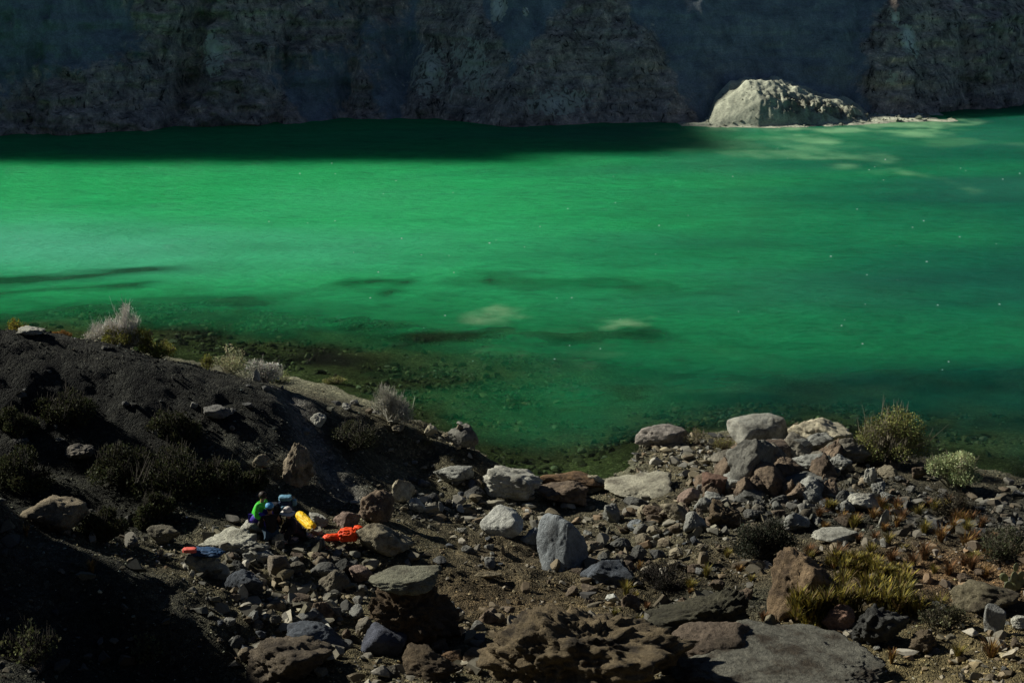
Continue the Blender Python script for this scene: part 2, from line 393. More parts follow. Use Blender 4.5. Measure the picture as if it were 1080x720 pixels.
def cliff_mat():
    m, nt, b = new_mat('cliff_rock'); L = nt.links.new
    at = lambda n: N(nt, 'ShaderNodeAttribute', attribute_name=n).outputs['Fac']
    tc = N(nt, 'ShaderNodeTexCoord')
    def mp(sc, rot=(0, 0, 0)):
        q = N(nt, 'ShaderNodeMapping'); q.inputs['Scale'].default_value = sc; q.inputs['Rotation'].default_value = rot
        L(tc.outputs['Object'], q.inputs['Vector']); return q.outputs[0]
    def nz(vec, scale, det=8.0, ro=.65, dist=0.0):
        n = N(nt, 'ShaderNodeTexNoise', Scale=scale, Detail=det, Roughness=ro, Distortion=dist); L(vec, n.inputs['Vector']); return n.outputs['Fac']
    def madd(a_, k, c_):
        q = N(nt, 'ShaderNodeMath', operation='MULTIPLY_ADD'); L(a_, q.inputs[0]); q.inputs[1].default_value = k
        if hasattr(c_, 'is_linked'): L(c_, q.inputs[2])
        else: q.inputs[2].default_value = c_
        return q.outputs[0]
    big = nz(mp((1, 1, 1)), .35, 9, .68); mid = nz(mp((1, 1, 1.2)), .75, 9, .68, .5); fine = nz(mp((1, 1, 1)), 6.0, 5, .7)
    bedn = nz(mp((.12, .12, 1.9), (.06, .05, 0)), 1.0, 6, .65, .3); chute = nz(mp((1.3, 1.3, .13), (0, .12, 0)), 1.0, 5, .6, .2)
    fc = ramp(nt, madd(mid, .8, madd(chute, .5, madd(at('face'), .62, -.62))), [(.26, (0, 0, 0)), (.46, (1, 1, 1))])
    scree0 = ramp(nt, chute, [(.3, (.19, .225, .24)), (.5, (.25, .29, .30)), (.7, (.31, .345, .35))])
    scree = mixc(nt, 1.0, scree0, ramp(nt, big, [(.36, (.70, .70, .72)), (.5, (1, 1, 1)), (.64, (1.2, 1.2, 1.18))]), 'MULTIPLY')
    rockc = ramp(nt, bedn, [(.30, (.30, .255, .22)), (.44, (.50, .42, .345)), (.56, (.41, .37, .325)), (.72, (.60, .52, .44))])
    rockc = mixc(nt, 1.0, rockc, ramp(nt, big, [(.36, (.55, .55, .57)), (.5, (1, 1, 1)), (.64, (1.35, 1.32, 1.27))]), 'MULTIPLY')
    rockc = mixc(nt, 1.0, rockc, ramp(nt, mid, [(.34, (.45, .45, .46)), (.47, (.9, .9, .9)), (.58, (1.1, 1.08, 1.05)), (.70, (1.5, 1.5, 1.45))]), 'MULTIPLY')
    crk = nz(mp((.55, .55, .16), (0, .18, 0)), 1.0, 9, .66, 1.2)
    rockc = mixc(nt, 1.0, rockc, ramp(nt, crk, [(.33, (.30, .30, .31)), (.43, (.85, .85, .85)), (.55, (1.05, 1.03, 1.0)), (.70, (1.35, 1.3, 1.22))]), 'MULTIPLY')
    crk2 = nz(mp((1.3, 1.3, .8), (0, .5, 0)), 1.0, 6, .62, 1.6)
    rockc = mixc(nt, 1.0, rockc, ramp(nt, crk2, [(.36, (.18, .18, .19)), (.41, (.8, .8, .8)), (.55, (1, 1, 1)), (.63, (1.25, 1.22, 1.16)), (.67, (1.75, 1.7, 1.6))]), 'MULTIPLY')
    spk = nz(mp((1, 1, 1)), 2.6, 3, .5)
    rockc = mixc(nt, ramp(nt, spk, [(.70, (0, 0, 0)), (.725, (1, 1, 1))]), rockc, (.62, .60, .52))
    c = mixc(nt, fc, scree, rockc)
    c = mixc(nt, .7, c, ramp(nt, fine, [(.3, (.5, .5, .5)), (.5, (1, 1, 1)), (.66, (1.3, 1.3, 1.3)), (.75, (2.6, 2.6, 2.6))]), 'MULTIPLY')
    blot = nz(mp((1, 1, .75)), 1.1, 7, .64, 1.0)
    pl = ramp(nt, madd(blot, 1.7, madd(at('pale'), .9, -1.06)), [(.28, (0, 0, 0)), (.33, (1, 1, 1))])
    pc = mixc(nt, ramp(nt, at('pale'), [(.75, (0, 0, 0)), (1.0, (1, 1, 1))]), (.58, .57, .44), (.88, .86, .74))  # lightest tone paints the sunlit specks into the rock colour
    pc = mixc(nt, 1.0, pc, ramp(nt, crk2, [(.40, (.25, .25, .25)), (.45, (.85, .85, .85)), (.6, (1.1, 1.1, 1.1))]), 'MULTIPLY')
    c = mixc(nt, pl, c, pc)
    v = N(nt, 'ShaderNodeTexVoronoi', Scale=.9, feature='DISTANCE_TO_EDGE'); L(mp((1, 1, 1.5)), v.inputs['Vector'])
    L(c, b.inputs['Base Color']); b.inputs['Roughness'].default_value = .95; b.inputs['Specular IOR Level'].default_value = .1
    bp = N(nt, 'ShaderNodeBump', Strength=.6, Distance=.4); L(madd(fine, .25, madd(mid, 1.0, bedn)), bp.inputs['Height']); L(bp.outputs[0], b.inputs['Normal'])
    return m
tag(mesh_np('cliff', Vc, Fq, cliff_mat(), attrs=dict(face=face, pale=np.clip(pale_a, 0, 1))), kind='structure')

# ------------------------------------------------------------------ pale sediment mound on the far shore
mx = np.arange(14, 48, 0.12); my = np.arange(142, 162, 0.14)
A, B, Fm = grid(mx, my)
px_ = A / (B * math.cos(PITCH) + 18 * math.sin(PITCH)) * F + 540
prof = np.interp(px_, [738, 747, 753, 768, 790, 815, 840, 858, 872, 890, 905, 915, 940, 975], [0, .5, 2.1, 3.2, 3.6, 3.5, 2.8, 2.1, 1.8, 1.4, .8, .15, .0, -.1])
front = np.interp(px_, [735, 760, 800, 850, 900, 965], [148.6, 147.9, 147.3, 148.2, 149.8, 152.5])
sl = np.clip((B - front) / 5.2, 0, 1)
fn = fbm(P2(A, B, 0.55), 5, 121); fr = fbm(P2(A, B, 1.3), 4, 127, .55, True)
sm_ = lambda xp, fp: np.mean([np.interp(px_ + o_, xp, fp) for o_ in np.linspace(-22, 22, 9)], 0)
front = sm_([735, 760, 800, 850, 900, 965], [148.6, 147.9, 147.3, 148.2, 149.8, 152.5])
Hm = prof * np.sin(sl * math.pi / 2) ** 0.85 * (1 + .07 * fn + (.015 + .05 * np.clip((px_ - 800) / 60, 0, 1)) * fr) + 0.35 * np.clip((B - front + 2.2) / 2.2, -1, 1) - 0.25 + 0.10 * fn
# broken lower right flank
brk = np.clip((px_ - 790) / 50, 0, 1) * np.clip((915 - px_) / 15, 0, 1) * np.clip(1 - np.abs(sl - .35) / .4, 0, 1)
Hm += brk * 0.45 * fbm(P2(A, B, 1.1), 4, 131, .6, True) 
edge = np.clip((A - 14.5) / 2, 0, 1) * np.clip((47.5 - A) / 3, 0, 1) * np.clip((B - 142.3) / 3, 0, 1)
Hm = Hm * edge - 1.5 * (1 - edge)
mc = np.array([.42, .44, .33])[None] * (1 + .22 * fn + .12 * fr)[:, None]
dk = np.clip(brk * (0.9 + fbm(P2(A, B, 1.7), 3, 133)), 0, .75)[:, None]
mc = mc * (1 - dk) + np.array([.13, .125, .10]) * dk
tag(mesh_np('hill', np.stack([A, B, Hm], 1), Fm, tint_mat('sediment', 0.95, 0.7, 5.0, 1.0, 0.1), col=np.clip(mc, .02, .6)), kind='structure')

# ------------------------------------------------------------------ water
wx = np.concatenate([[-420, -250, -150, -100, -75], np.arange(-60, 75, 0.4), [85, 110, 150, 250, 420]])
wy = np.concatenate([np.arange(42, 75, 0.22), np.arange(75, 110, 0.35), np.arange(110, 185, 0.6), [190, 200]])
A, B, Fw = grid(wx, wy)
bed = np.minimum(T_smooth(A, B), 3) + 0.15 * fbm(P2(A, B, .5), 4, 3)
kb = np.clip((B - 68) / 24, 0, 1); kb = kb * kb * (3 - 2 * kb); bed = bed * (1 - kb) - 6 * kb
dpt = np.clip(-bed, 0, 6)
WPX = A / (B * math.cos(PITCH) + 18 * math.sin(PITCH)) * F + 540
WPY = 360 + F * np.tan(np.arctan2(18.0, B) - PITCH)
MOT = np.clip(.8 + .7 * fbm(np.stack([A * .42 + B * .1, B * .30 - A * .08, A * 0], 1), 4, 231), .05, 1.0)
def blob(px, py, w, h, warp=0.5, seed=1, rot=0.0):
    """soft patch of lake floor/sediment: centre and size given where the photograph shows it, evaluated in lake coordinates"""
    g = at_z(px, py, 0); s = depth_of(g) / F
    a, b_ = w * s, h * s * depth_of(g) / 18.0
    dx, dy = A - g[0], B - g[1]
    c_, s_ = math.cos(rot), math.sin(rot)
    u = (dx * c_ + dy * s_) / a; v = (-dx * s_ + dy * c_) / b_
    n = fbm(np.stack([u * .9 + seed, v * .9, u * 0 + seed], 1), 4, seed)
    return np.clip(1.0 - np.sqrt(u * u + v * v) + warp * n, 0, 1) * (MOT if warp > .6 else 1)
sm = lambda t: t * t * (3 - 2 * t)
murk = 1 - np.exp(-np.clip(dpt - .02, 0, 9) * 0.50)
wn = fbm(np.stack([A * .05, B * .09, A * 0], 1), 4, 201)
wn2 = fbm(np.stack([A * .35, B * .5, A * 0], 1), 4, 205)
murk = np.clip(murk * (1 + .06 * wn2), 0, .985)
for a, b_, w, h, k in [(395,412,430,92,.46),(1040,440,60,8,.2),(70,322,150,8,.4),(395,297,36,9,.75),(250,315,120,14,.45),(480,353,36,6,.6),(545,338,18,6,.6),(550,292,55,10,.5),(652,357,60,9,.5),(605,301,65,9,.42),
                       (640,318,120,22,.15),(345,344,24,7,.5),(415,342,22,6,.4),(378,373,30,5,.5),(585,428,45,10,.55),(665,418,32,7,.45),(845,415,55,9,.5),(740,395,60,8,.2),(960,453,30,9,.6),(1040,470,50,9,.4),(1010,400,60,10,.18),(455,310,70,12,.3),(680,300,90,10,.15),(640,470,70,16,.45),(880,330,160,10,.12),(960,310,160,8,.12)]:
    murk = murk * (1 - k * sm(blob(a, b_, w, h, .35, 5, -.1))) if w > 250 else murk * (1 - .8 * k * sm(blob(a, b_, w * 1.15, h * 1.15, 1.3, int(a * 7 + b_) % 97 + 1, -.12)))
# long weed banks lying along the left shore
for pts_, wd_, k_ in [([(-60, 302), (0, 297), (60, 294), (130, 287), (205, 280)], 1.5, .72), ([(-60, 314), (0, 309), (60, 305), (130, 300), (165, 297)], 1.0, .6), ([(60, 328), (130, 322), (210, 316), (300, 318)], 1.3, .35), ([(440, 357), (500, 352), (545, 344)], .8, .5), ([(360, 300), (400, 296), (440, 299)], 1.6, .6), ([(515, 290), (570, 300), (690, 304)], 1.8, .42), ([(600, 357), (660, 352), (700, 345)], 1.2, .5)]:
    W_ = [at_z(a, b_, 0)[:2] for a, b_ in pts_]; dd = np.full(len(A), 99.0); tt = np.zeros(len(A))
    for n_, (a, b_) in enumerate(zip(W_[:-1], W_[1:])):
        e = b_ - a; t = np.clip(((A - a[0]) * e[0] + (B - a[1]) * e[1]) / (e @ e), 0, 1); h_ = np.hypot(A - a[0] - t * e[0], B - a[1] - t * e[1])
        tt = np.where(h_ < dd, (n_ + t) / (len(W_) - 1), tt); dd = np.minimum(dd, h_)
    nn_ = fbm(np.stack([A * .25, B * .45, A * 0 + wd_], 1), 4, 241)
    murk = murk * (1 - k_ * np.clip(1.15 - (dd / (wd_ * (1 + .5 * nn_)).clip(.2)) + .35 * nn_, 0, 1) * np.clip(np.minimum(tt + .15, 1.02 - tt) * 6, 0, 1))
# suspended sediment: pale in the milky plume on the left and off the mound
streak = fbm(np.stack([A * .035 + B * .02, B * .16 - A * .03, A * 0], 1), 5, 221)
murk = np.clip(murk - .16 * np.clip(streak - .1, 0, 1) * np.clip((WPY - 200) / 60, 0, 1), 0, 1)
silt = 0.75 * sm(blob(20, 255, 330, 60, .25, 3)) + 0.35 * sm(blob(300, 270, 360, 45, .3, 5)) + .22 * sm(blob(330, 215, 420, 60, .2, 6)) + .1 * wn
pale = np.zeros(len(A))
for a, b_, w, h, k in [(770,135,70,12,1.0),(850,138,110,12,.9),(930,133,70,9,.8),(930,180,50,13,.55),(860,163,70,9,.45),(780,150,60,10,.22),(990,150,90,8,.18),(1040,120,50,8,.2),(525,337,28,11,1.0),(530,333,18,8,1.0),(662,340,30,9,1.0),(650,344,20,7,.9),(525,372,24,8,.7),(590,385,30,7,.4),(640,372,50,8,.15),(1050,470,30,8,.25)]:
    pale = np.maximum(pale, k * sm(blob(a, b_, w * 1.15, h * 1.15, 1.0 if w > 40 else .59, int(a * 5 + b_) % 89 + 2)))
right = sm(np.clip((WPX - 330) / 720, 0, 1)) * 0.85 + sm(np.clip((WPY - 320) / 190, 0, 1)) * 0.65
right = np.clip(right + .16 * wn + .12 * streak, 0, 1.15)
def water_mat():
    m, nt, b = new_mat('lake_water'); L = nt.links.new; nt.nodes.remove(b)
    out = nt.nodes['Material Output']
    A_ = lambda n: N(nt, 'ShaderNodeAttribute', attribute_name=n).outputs['Fac']
    tc = N(nt, 'ShaderNodeTexCoord')
    def mp(sc, rz=0):
        mp_ = N(nt, 'ShaderNodeMapping'); mp_.inputs['Scale'].default_value = sc; mp_.inputs['Rotation'].default_value = (0, 0, rz)
        L(tc.outputs['Object'], mp_.inputs['Vector']); return mp_.outputs[0]
    n1 = N(nt, 'ShaderNodeTexNoise', Scale=1.0, Detail=6.0, Roughness=0.62); L(mp((1.1, 2.6, 1), .5), n1.inputs['Vector'])
    n2 = N(nt, 'ShaderNodeTexNoise', Scale=1.0, Detail=5.0, Roughness=0.68, Distortion=0.5); L(mp((.30, .62, 1), .62), n2.inputs['Vector'])
    ad = N(nt, 'ShaderNodeMath', operation='MULTIPLY_ADD'); L(n2.outputs['Fac'], ad.inputs[0]); ad.inputs[1].default_value = 0.9; L(n1.outputs['Fac'], ad.inputs[2])
    bp = N(nt, 'ShaderNodeBump', Strength=1.0, Distance=1.5); L(ad.outputs[0], bp.inputs['Height'])
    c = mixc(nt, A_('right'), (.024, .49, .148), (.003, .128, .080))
    hf = N(nt, 'ShaderNodeMath', operation='MULTIPLY'); L(ad.outputs[0], hf.inputs[0]); hf.inputs[1].default_value = 1 / 1.9
    rp = ramp(nt, hf.outputs[0], [(.34, (.50, .58, .64)), (.5, (1, 1, 1)), (.66, (1.4, 1.32, 1.32))]); c = mixc(nt, .8, c, rp, 'MULTIPLY')
    c = mixc(nt, A_('silt'), c, (.12, .66, .38))
    c = mixc(nt, A_('pale'), c, (.30, .66, .33))
    df = N(nt, 'ShaderNodeSubsurfaceScattering', falloff='BURLEY'); df.inputs['Scale'].default_value = 1.0; df.inputs['Radius'].default_value = (5.0, 12.0, 9.5); L(c, df.inputs['Color'])   # light spreads sideways in the milky water; L(bp.outputs[0], df.inputs['Normal'])
    tr = N(nt, 'ShaderNodeBsdfTransparent'); tr.inputs['Color'].default_value = (.55, .70, .48, 1)
    mx = N(nt, 'ShaderNodeMixShader'); L(A_('murk'), mx.inputs[0]); L(tr.outputs[0], mx.inputs[1])
    d2 = N(nt, 'ShaderNodeBsdfDiffuse'); L(c, d2.inputs['Color']); L(bp.outputs[0], d2.inputs['Normal'])
    md = N(nt, 'ShaderNodeMixShader', Fac=.62); L(df.outputs[0], md.inputs[1]); L(d2.outputs[0], md.inputs[2]); L(md.outputs[0], mx.inputs[2])
    gl = N(nt, 'ShaderNodeBsdfGlossy', Roughness=0.12); L(bp.outputs[0], gl.inputs['Normal'])
    fr = N(nt, 'ShaderNodeFresnel', IOR=1.33); L(bp.outputs[0], fr.inputs['Normal'])
    fm = N(nt, 'ShaderNodeMath', operation='MULTIPLY'); L(fr.outputs[0], fm.inputs[0]); fm.inputs[1].default_value = 0.7
    m2 = N(nt, 'ShaderNodeMixShader'); L(fm.outputs[0], m2.inputs[0]); L(mx.outputs[0], m2.inputs[1]); L(gl.outputs[0], m2.inputs[2])
    L(m2.outputs[0], out.inputs['Surface'])
    return m
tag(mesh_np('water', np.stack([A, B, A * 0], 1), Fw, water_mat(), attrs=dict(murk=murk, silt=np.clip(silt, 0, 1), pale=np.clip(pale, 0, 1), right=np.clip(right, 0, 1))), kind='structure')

# small pale flecks added as painted sun glints on the open water
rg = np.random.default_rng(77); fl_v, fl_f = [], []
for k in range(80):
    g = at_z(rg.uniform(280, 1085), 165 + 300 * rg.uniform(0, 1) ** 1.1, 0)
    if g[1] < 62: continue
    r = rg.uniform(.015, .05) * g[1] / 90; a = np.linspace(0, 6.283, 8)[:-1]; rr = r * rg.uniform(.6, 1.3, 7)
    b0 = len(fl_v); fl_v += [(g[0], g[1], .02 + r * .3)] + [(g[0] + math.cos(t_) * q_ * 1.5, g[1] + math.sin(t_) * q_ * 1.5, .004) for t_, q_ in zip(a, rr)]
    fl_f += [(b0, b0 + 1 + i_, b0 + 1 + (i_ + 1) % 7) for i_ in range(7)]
fm_, fnt, fb = new_mat('glint_flecks'); ft = N(fnt, 'ShaderNodeTexNoise', Scale=30.0); fnt.links.new(ramp(fnt, ft.outputs['Fac'], [(.3, (.7, .75, .72)), (.6, (.9, .92, .9))]), fb.inputs['Base Color'])
tag(mesh_np('glint_flecks', fl_v, fl_f, fm_), kind='stuff')

# ------------------------------------------------------------------ rocks
_ico = {}
def ico(n):
    if n not in _ico:
        bm = bmesh.new(); bmesh.ops.create_icosphere(bm, subdivisions=n, radius=1.0)
        bm.verts.index_update()
        _ico[n] = (np.array([v.co[:] for v in bm.verts]), np.array([[v.index for v in f.verts] for f in bm.faces])); bm.free()
    return _ico[n]

def rock_shape(seed, res, planes=16, p=18, rough=.05, crag=0.0, shape='', flat=None, extra=()):
    """unit boulder: rounded intersection of random cleavage planes, weathered by noise; extents +-1"""
    v, f = ico(res); rg = np.random.default_rng(seed)
    n = rg.normal(size=(planes, 3)); n /= np.linalg.norm(n, axis=1)[:, None]
    d = rg.uniform(.68, 1.0, planes)
    if flat is not None:
        n = np.concatenate([n, [flat]]); n[-1] /= np.linalg.norm(n[-1]); d = np.append(d, .52)
    for e in extra:
        n = np.concatenate([n, [np.array(e[:3]) / np.linalg.norm(e[:3])]]); d = np.append(d, e[3])
    dots = np.clip(v @ n.T, 0, None) / d[None]
    r = np.clip((dots ** p).sum(1), 1e-4, None) ** (-1 / p)
    r = np.minimum(r, 1.5)
    off = rg.uniform(0, 50, 3)
    r = r * (1 + rough * 1.5 * fbm(v * 1.6 + off, 3, seed % 50) + rough * 1.1 * fbm(v * 4.5 + off, 5, seed % 50 + 3, .62) - rough * .5 * np.clip(fbm(v * 2.6 + off, 4, seed % 50 + 5, .5, True) - .35, 0, 1))
    if crag:
        r = r * (1 + crag * fbm(v * 3.0 + off, 5, seed % 50 + 7, .6, True) * .5 - crag * .35 * np.clip(fbm(v * 4.5 + off, 3, seed % 50 + 11), 0, 1))
    q = v * r[:, None]
    if shape == 'point':
        k = np.clip(1.0 - .22 * (q[:, 2] + .3), .2, 1.5); q[:, 0] *= k; q[:, 1] *= k
    if shape == 'wedge':
        q[:, 2] *= np.clip(1 - .45 * q[:, 0], .3, 2)
    if shape == 'wedgel':
        q[:, 2] *= np.clip(1 + .45 * q[:, 0], .3, 2)
    return q, f

def fit(q, w, d, h):
    lo, hi = q.min(0), q.max(0)
    return (q - (lo + hi) / 2) / (hi - lo) * np.array([w, d, h])

ROCKS = {}
def boulder(px, py, w, h, mat, label, seed, shape='', dk=.85, rz=None, tilt=(0, 0), res=5, rough=.05, crag=0.0, flat=None, p=18, planes=16, extra=(), name='boulder', sink=.14, group=None, cat='boulder', on=None, minh=.22):
    """a boulder whose foot is at (px, py) of the photograph, w x h pixels there"""
    g = ground(px, py) if on is None else on
    s = depth_of(g) / F; W = w * s; D = W * dk
    dep = math.atan2(CAM[2] - g[2], g[1])
    Hh = max((h * s - .42 * D * math.sin(dep)) / math.cos(dep), minh * W) * (1 + sink)
    q, f = rock_shape(seed, res, planes, p, rough, crag, shape, flat, extra)
    rz = random.uniform(-.25, .25) if rz is None else rz
    R = np.array(Matrix.Rotation(rz, 3, 'Z') @ Matrix.Rotation(tilt[0], 3, 'X') @ Matrix.Rotation(tilt[1], 3, 'Y'))
    q = fit(q @ R.T, W, D, Hh)
    c = np.array([g[0], g[1] + .42 * D, 0])
    zg = T1(c[0], c[1]) if on is None else on[2]
    zg = max(zg, g[2] - .15)
    c[2] = zg + Hh * (.5 - sink)
    o = mesh_np(name, q, f, mat, loc=c)
    tag(o, label, cat, group)
    ROCKS[label] = (o, q + c, f)
    return o

def top_of(label, x, y):
    o, V, f = ROCKS[label]
    t = BVHTree.FromPolygons([Vector(v) for v in V], [list(map(int, a)) for a in f])
    r = t.ray_cast(Vector((x, y, 50)), Vector((0, 0, -1)))
    return r[0].z if r[0] else None

GREY = rock_mat((.28, .28, .265)); PALEG = rock_mat((.42, .41, .37), (.27, .26, .23)); WHITE = rock_mat((.44, .44, .42), (.30, .30, .285), .45)
BLUE = rock_mat((.24, .26, .285), (.16, .17, .185), .4); DBLUE = rock_mat((.075, .085, .105), (.05, .055, .065), .5); PURP = rock_mat((.085, .092, .125), (.06, .065, .085), .35)
TAN = rock_mat((.27, .235, .175), (.16, .13, .095)); PTAN = rock_mat((.45, .405, .31), (.27, .225, .16)); BROWN = rock_mat((.18, .135, .10), (.10, .075, .06))
REDB = rock_mat((.17, .105, .08), (.10, .065, .055)); ORNG = rock_mat((.24, .15, .085), (.15, .10, .07)); DARK = rock_mat((.05, .05, .048), (.03, .03, .03)); DGREY = rock_mat((.12, .12, .115), (.075, .072, .07))
PINK = rock_mat((.26, .19, .16), (.19, .14, .12)); CRAGM = rock_mat((.17, .13, .082), (.07, .056, .042), .6, bump=.9); SLABM = rock_mat((.125, .12, .103), (.07, .057, .044), .75, bump=.6, scale=1.0)
DTAN = rock_mat((.12, .09, .06), (.08, .055, .04), .6, bump=.8); LEDGE = rock_mat((.075, .07, .05), (.04, .037, .028), .6, bump=.9)
# ---- shoreline boulders
boulder(540,531,66,38,PALEG,'large pale grey cracked boulder standing at the water beside the white rounded one',1,rough=.06,crag=.06)
boulder(604,520,74,24,ORNG,'long low orange tinged rock lying at the waterline behind the brown sloping rock',2,'wedge',dk=.5,crag=.06)
boulder(594,538,56,30,BROWN,'brown grey rock sloping down to the left, in front of the long orange tinged rock',3,'wedgel',rough=.07)
boulder(624,519,32,22,PTAN,'small pale tan rock tucked in at the right end of the orange tinged one',4)
boulder(529,567,47,35,WHITE,'smooth rounded almost white boulder left of the tall blue grey wedge',5,p=9,rough=.03)
boulder(594,603,56,64,BLUE,'tall blue grey wedge shaped boulder with a sunlit left face',106,'point',dk=.8,planes=14,p=16,rough=.03,rz=0,extra=[(-.6,-.75,.3,.58),(.86,-.5,.05,.50),(.35,.1,1,.72)])
boulder(562,575,27,21,BLUE,'small blue grey rock leaning against the foot of the tall wedge boulder',7)
boulder(641,618,56,34,DBLUE,'dark slate blue angular rock right of and below the tall wedge boulder',8,'wedge',planes=11,p=22)
boulder(676,529,74,28,rock_mat((.33,.31,.25),(.22,.20,.16)),'broad pale flat topped rock sloping into the water at the middle of the shore',9,'wedgel',flat=(-.1,-.2,1),dk=.9,crag=.05)
boulder(672,537,28,18,DGREY,'dark hollow sided rock lying in front of the broad pale flat one',10,crag=.1)
boulder(691,547,26,17,BROWN,'low brown rock wedged between the dark hollow rock and the tan block',11)
boulder(714,552,34,27,TAN,'squarish tan rock in front of the pinkish one near the shore',12,planes=10,p=20)
boulder(727,534,25,19,PINK,'pinkish tan lump behind the squarish tan rock',13)
boulder(733,562,25,22,GREY,'grey pointed rock just right of the squarish tan one',14,'point')
boulder(699,474,58,27,rock_mat((.24,.215,.20),(.15,.13,.12)),'overhanging flat grey brown slab boulder jutting into the water',15,dk=.7,flat=(.1,-.1,1),rough=.05)
boulder(802,474,66,36,PALEG,'largest smooth pale grey boulder on the headland, against the green water',16,p=10,rough=.03)
boulder(868,474,70,36,PTAN,'large pale tan boulder sloping down right, next to the smooth grey one on the headland',17,'wedge',rough=.07,crag=.07)
boulder(795,521,54,60,rock_mat((.17,.165,.15),(.10,.098,.09)),'tall dark pointed boulder leaning in front of the smooth pale grey one',18,'point',tilt=(0,.2),planes=12,p=14,rough=.06,rz=0,extra=[(-.78,-.5,.35,.55),(.8,-.6,.05,.50)])
boulder(829,489,44,28,rock_mat((.20,.155,.125),(.15,.115,.095),.35),'smooth brown boulder resting between the tall dark pointed one and the headland rocks',19,p=9,rough=.03)
boulder(864,479,36,22,GREY,'knobbly grey rock below the pale tan sloping boulder',20,crag=.12)
boulder(854,497,54,23,GREY,'layered grey brown rock above the dark grey slab on the headland',21,dk=.6,crag=.1)
boulder(857,524,58,30,DGREY,'dark grey slab sided boulder at the front of the headland pile',22,'wedgel',planes=9,p=24,rough=.03)
boulder(756,522,32,25,REDB,'reddish brown rounded rock left of the tall dark pointed boulder',23)
boulder(776,518,28,22,BROWN,'brown rock between the reddish rounded one and the tall dark pointed boulder',24,'wedgel')
boulder(794,529,38,19,DGREY,'low dark rock at the foot of the tall dark pointed boulder',25)
boulder(857,532,24,16,GREY,'small grey cube like rock below the dark grey slab sided boulder',26,planes=8,p=22)
boulder(768,556,46,34,DTAN,'crumbling tan rock made of stacked lumps, below the reddish brown ones',27,crag=.25,rough=.1)
boulder(842,563,32,22,GREY,'flat grey rock propped up beside the dark bush',28,'wedge',tilt=(0,.2))
boulder(888,497,26,19,GREY,'grey angular rock at the right edge of the headland pile, lower of two',29)
boulder(903,489,30,21,TAN,'tan angular rock at the right edge of the headland pile, upper of two',30)
boulder(920,513,17,24,PALEG,'narrow pale rock tilted on its edge below the tall yellow green shrub',31,tilt=(0,.5),dk=.6)
boulder(938,505,22,13,TAN,'low tan rock at the foot of the tall yellow green shrub',32)
boulder(971,506,19,14,BROWN,'small brown rounded rock between the two shrubs by the water',33)
boulder(915,540,38,22,PALEG,'low light grey jagged rock above the orange tussocks',34,crag=.12)
boulder(932,557,11,18,PALEG,'thin pale stone slab standing upright among the tussocks',35,dk=.35,planes=7,p=24,rough=.02,tilt=(0,.12))
boulder(884,575,52,15,PALEG,'pale flat slab lying on top of the orange brown boulder with plants',36,dk=.55,flat=(0,-.2,1))
boulder(1049,533,16,10,PTAN,'small tan square stone alone near the right shore',37,planes=7,p=20)
# ---- right foreground
boulder(850,662,80,86,rock_mat((.22,.155,.098),(.12,.085,.06),.6,bump=.8),'big orange brown boulder overgrown with yellow green plants',38,'wedge',dk=.9,crag=.05,rough=.07,rz=0,extra=[(-.75,-.5,.4,.55)])
boulder(886,668,34,31,REDB,'dark red brown rock with one lit left face between the yellow plants',39,planes=9,p=20)
boulder(932,688,58,48,DARK,'black craggy rock in the right foreground above the pale grey slab',40,crag=.2,rough=.1)
boulder(975,692,32,28,rock_mat((.12,.092,.062),(.06,.045,.035),.6),'brown stump like rock right of the black craggy one',41,crag=.22)
boulder(1045,650,76,38,rock_mat((.15,.13,.088),(.07,.056,.04),.6,bump=.9),'striated tan rock above the upright pale block at the right edge',42,'wedge',tilt=(0,-.2),crag=.1)
boulder(1050,668,23,32,rock_mat((.24,.24,.235),(.2,.2,.19),.3),'pale rectangular stone block standing upright at the right edge',43,dk=.7,planes=6,p=30,rough=.015,flat=(.1,-.1,1))
boulder(1077,664,20,14,PALEG,'low pale stone right of the upright pale block',44)
boulder(832,738,250,58,SLABM,'huge low grey slab of bedrock at the bottom right',45,'wedge',dk=.8,flat=(-.05,-.25,1),res=6,rough=.055,crag=.02,sink=.35,minh=.06,p=12)
boulder(748,716,100,60,rock_mat((.15,.115,.09),(.10,.078,.06),.6),'flat reddish slab leaning on the upper left of the huge grey slab',46,dk=.8,flat=(-.15,-.3,1),minh=.1)
boulder(625,748,250,124,CRAGM,'huge crumbling brown outcrop at the bottom centre',47,dk=.75,res=6,rough=.09,crag=.2,sink=.25)
boulder(738,672,120,64,LEDGE,'dark olive ledge of rough rock slanting up right behind the huge grey slab',48,'wedgel',dk=.6,res=6,rough=.1,crag=.14,sink=.3)
# ---- centre and left foreground
boulder(404,692,50,35,PURP,'smooth purple blue rounded boulder below the flat topped rock',50,p=9,rough=.025)
boulder(300,728,96,56,rock_mat((.125,.10,.075),(.07,.055,.042),.6,bump=.8),'tan craggy boulder cut by the bottom edge, left of centre',51,crag=.14,rough=.08)
boulder(330,692,66,30,DBLUE,'blue black rock behind the tan craggy boulder at the bottom',52,dk=.8)
boulder(455,720,66,38,DTAN,'brown ridge backed rock with a pointed left end near the bottom',53,'wedge',tilt=(0,.2),crag=.12)
boulder(476,700,22,14,ORNG,'small rounded orange rock right of the flat topped rock, near the bottom',54)
boulder(508,703,44,20,rock_mat((.15,.11,.075),(.09,.07,.05)),'low orange brown rock beside the small rounded orange one',55,'wedge')
boulder(257,630,42,32,DBLUE,'dark blue grey block with a lit top, lower left of the brown upright block',56,planes=10,p=18)
boulder(293,614,27,29,rock_mat((.20,.17,.14),(.14,.11,.09)),'brown upright block tilted left below the hikers',57,planes=8,p=24,rough=.03,tilt=(0,-.2))
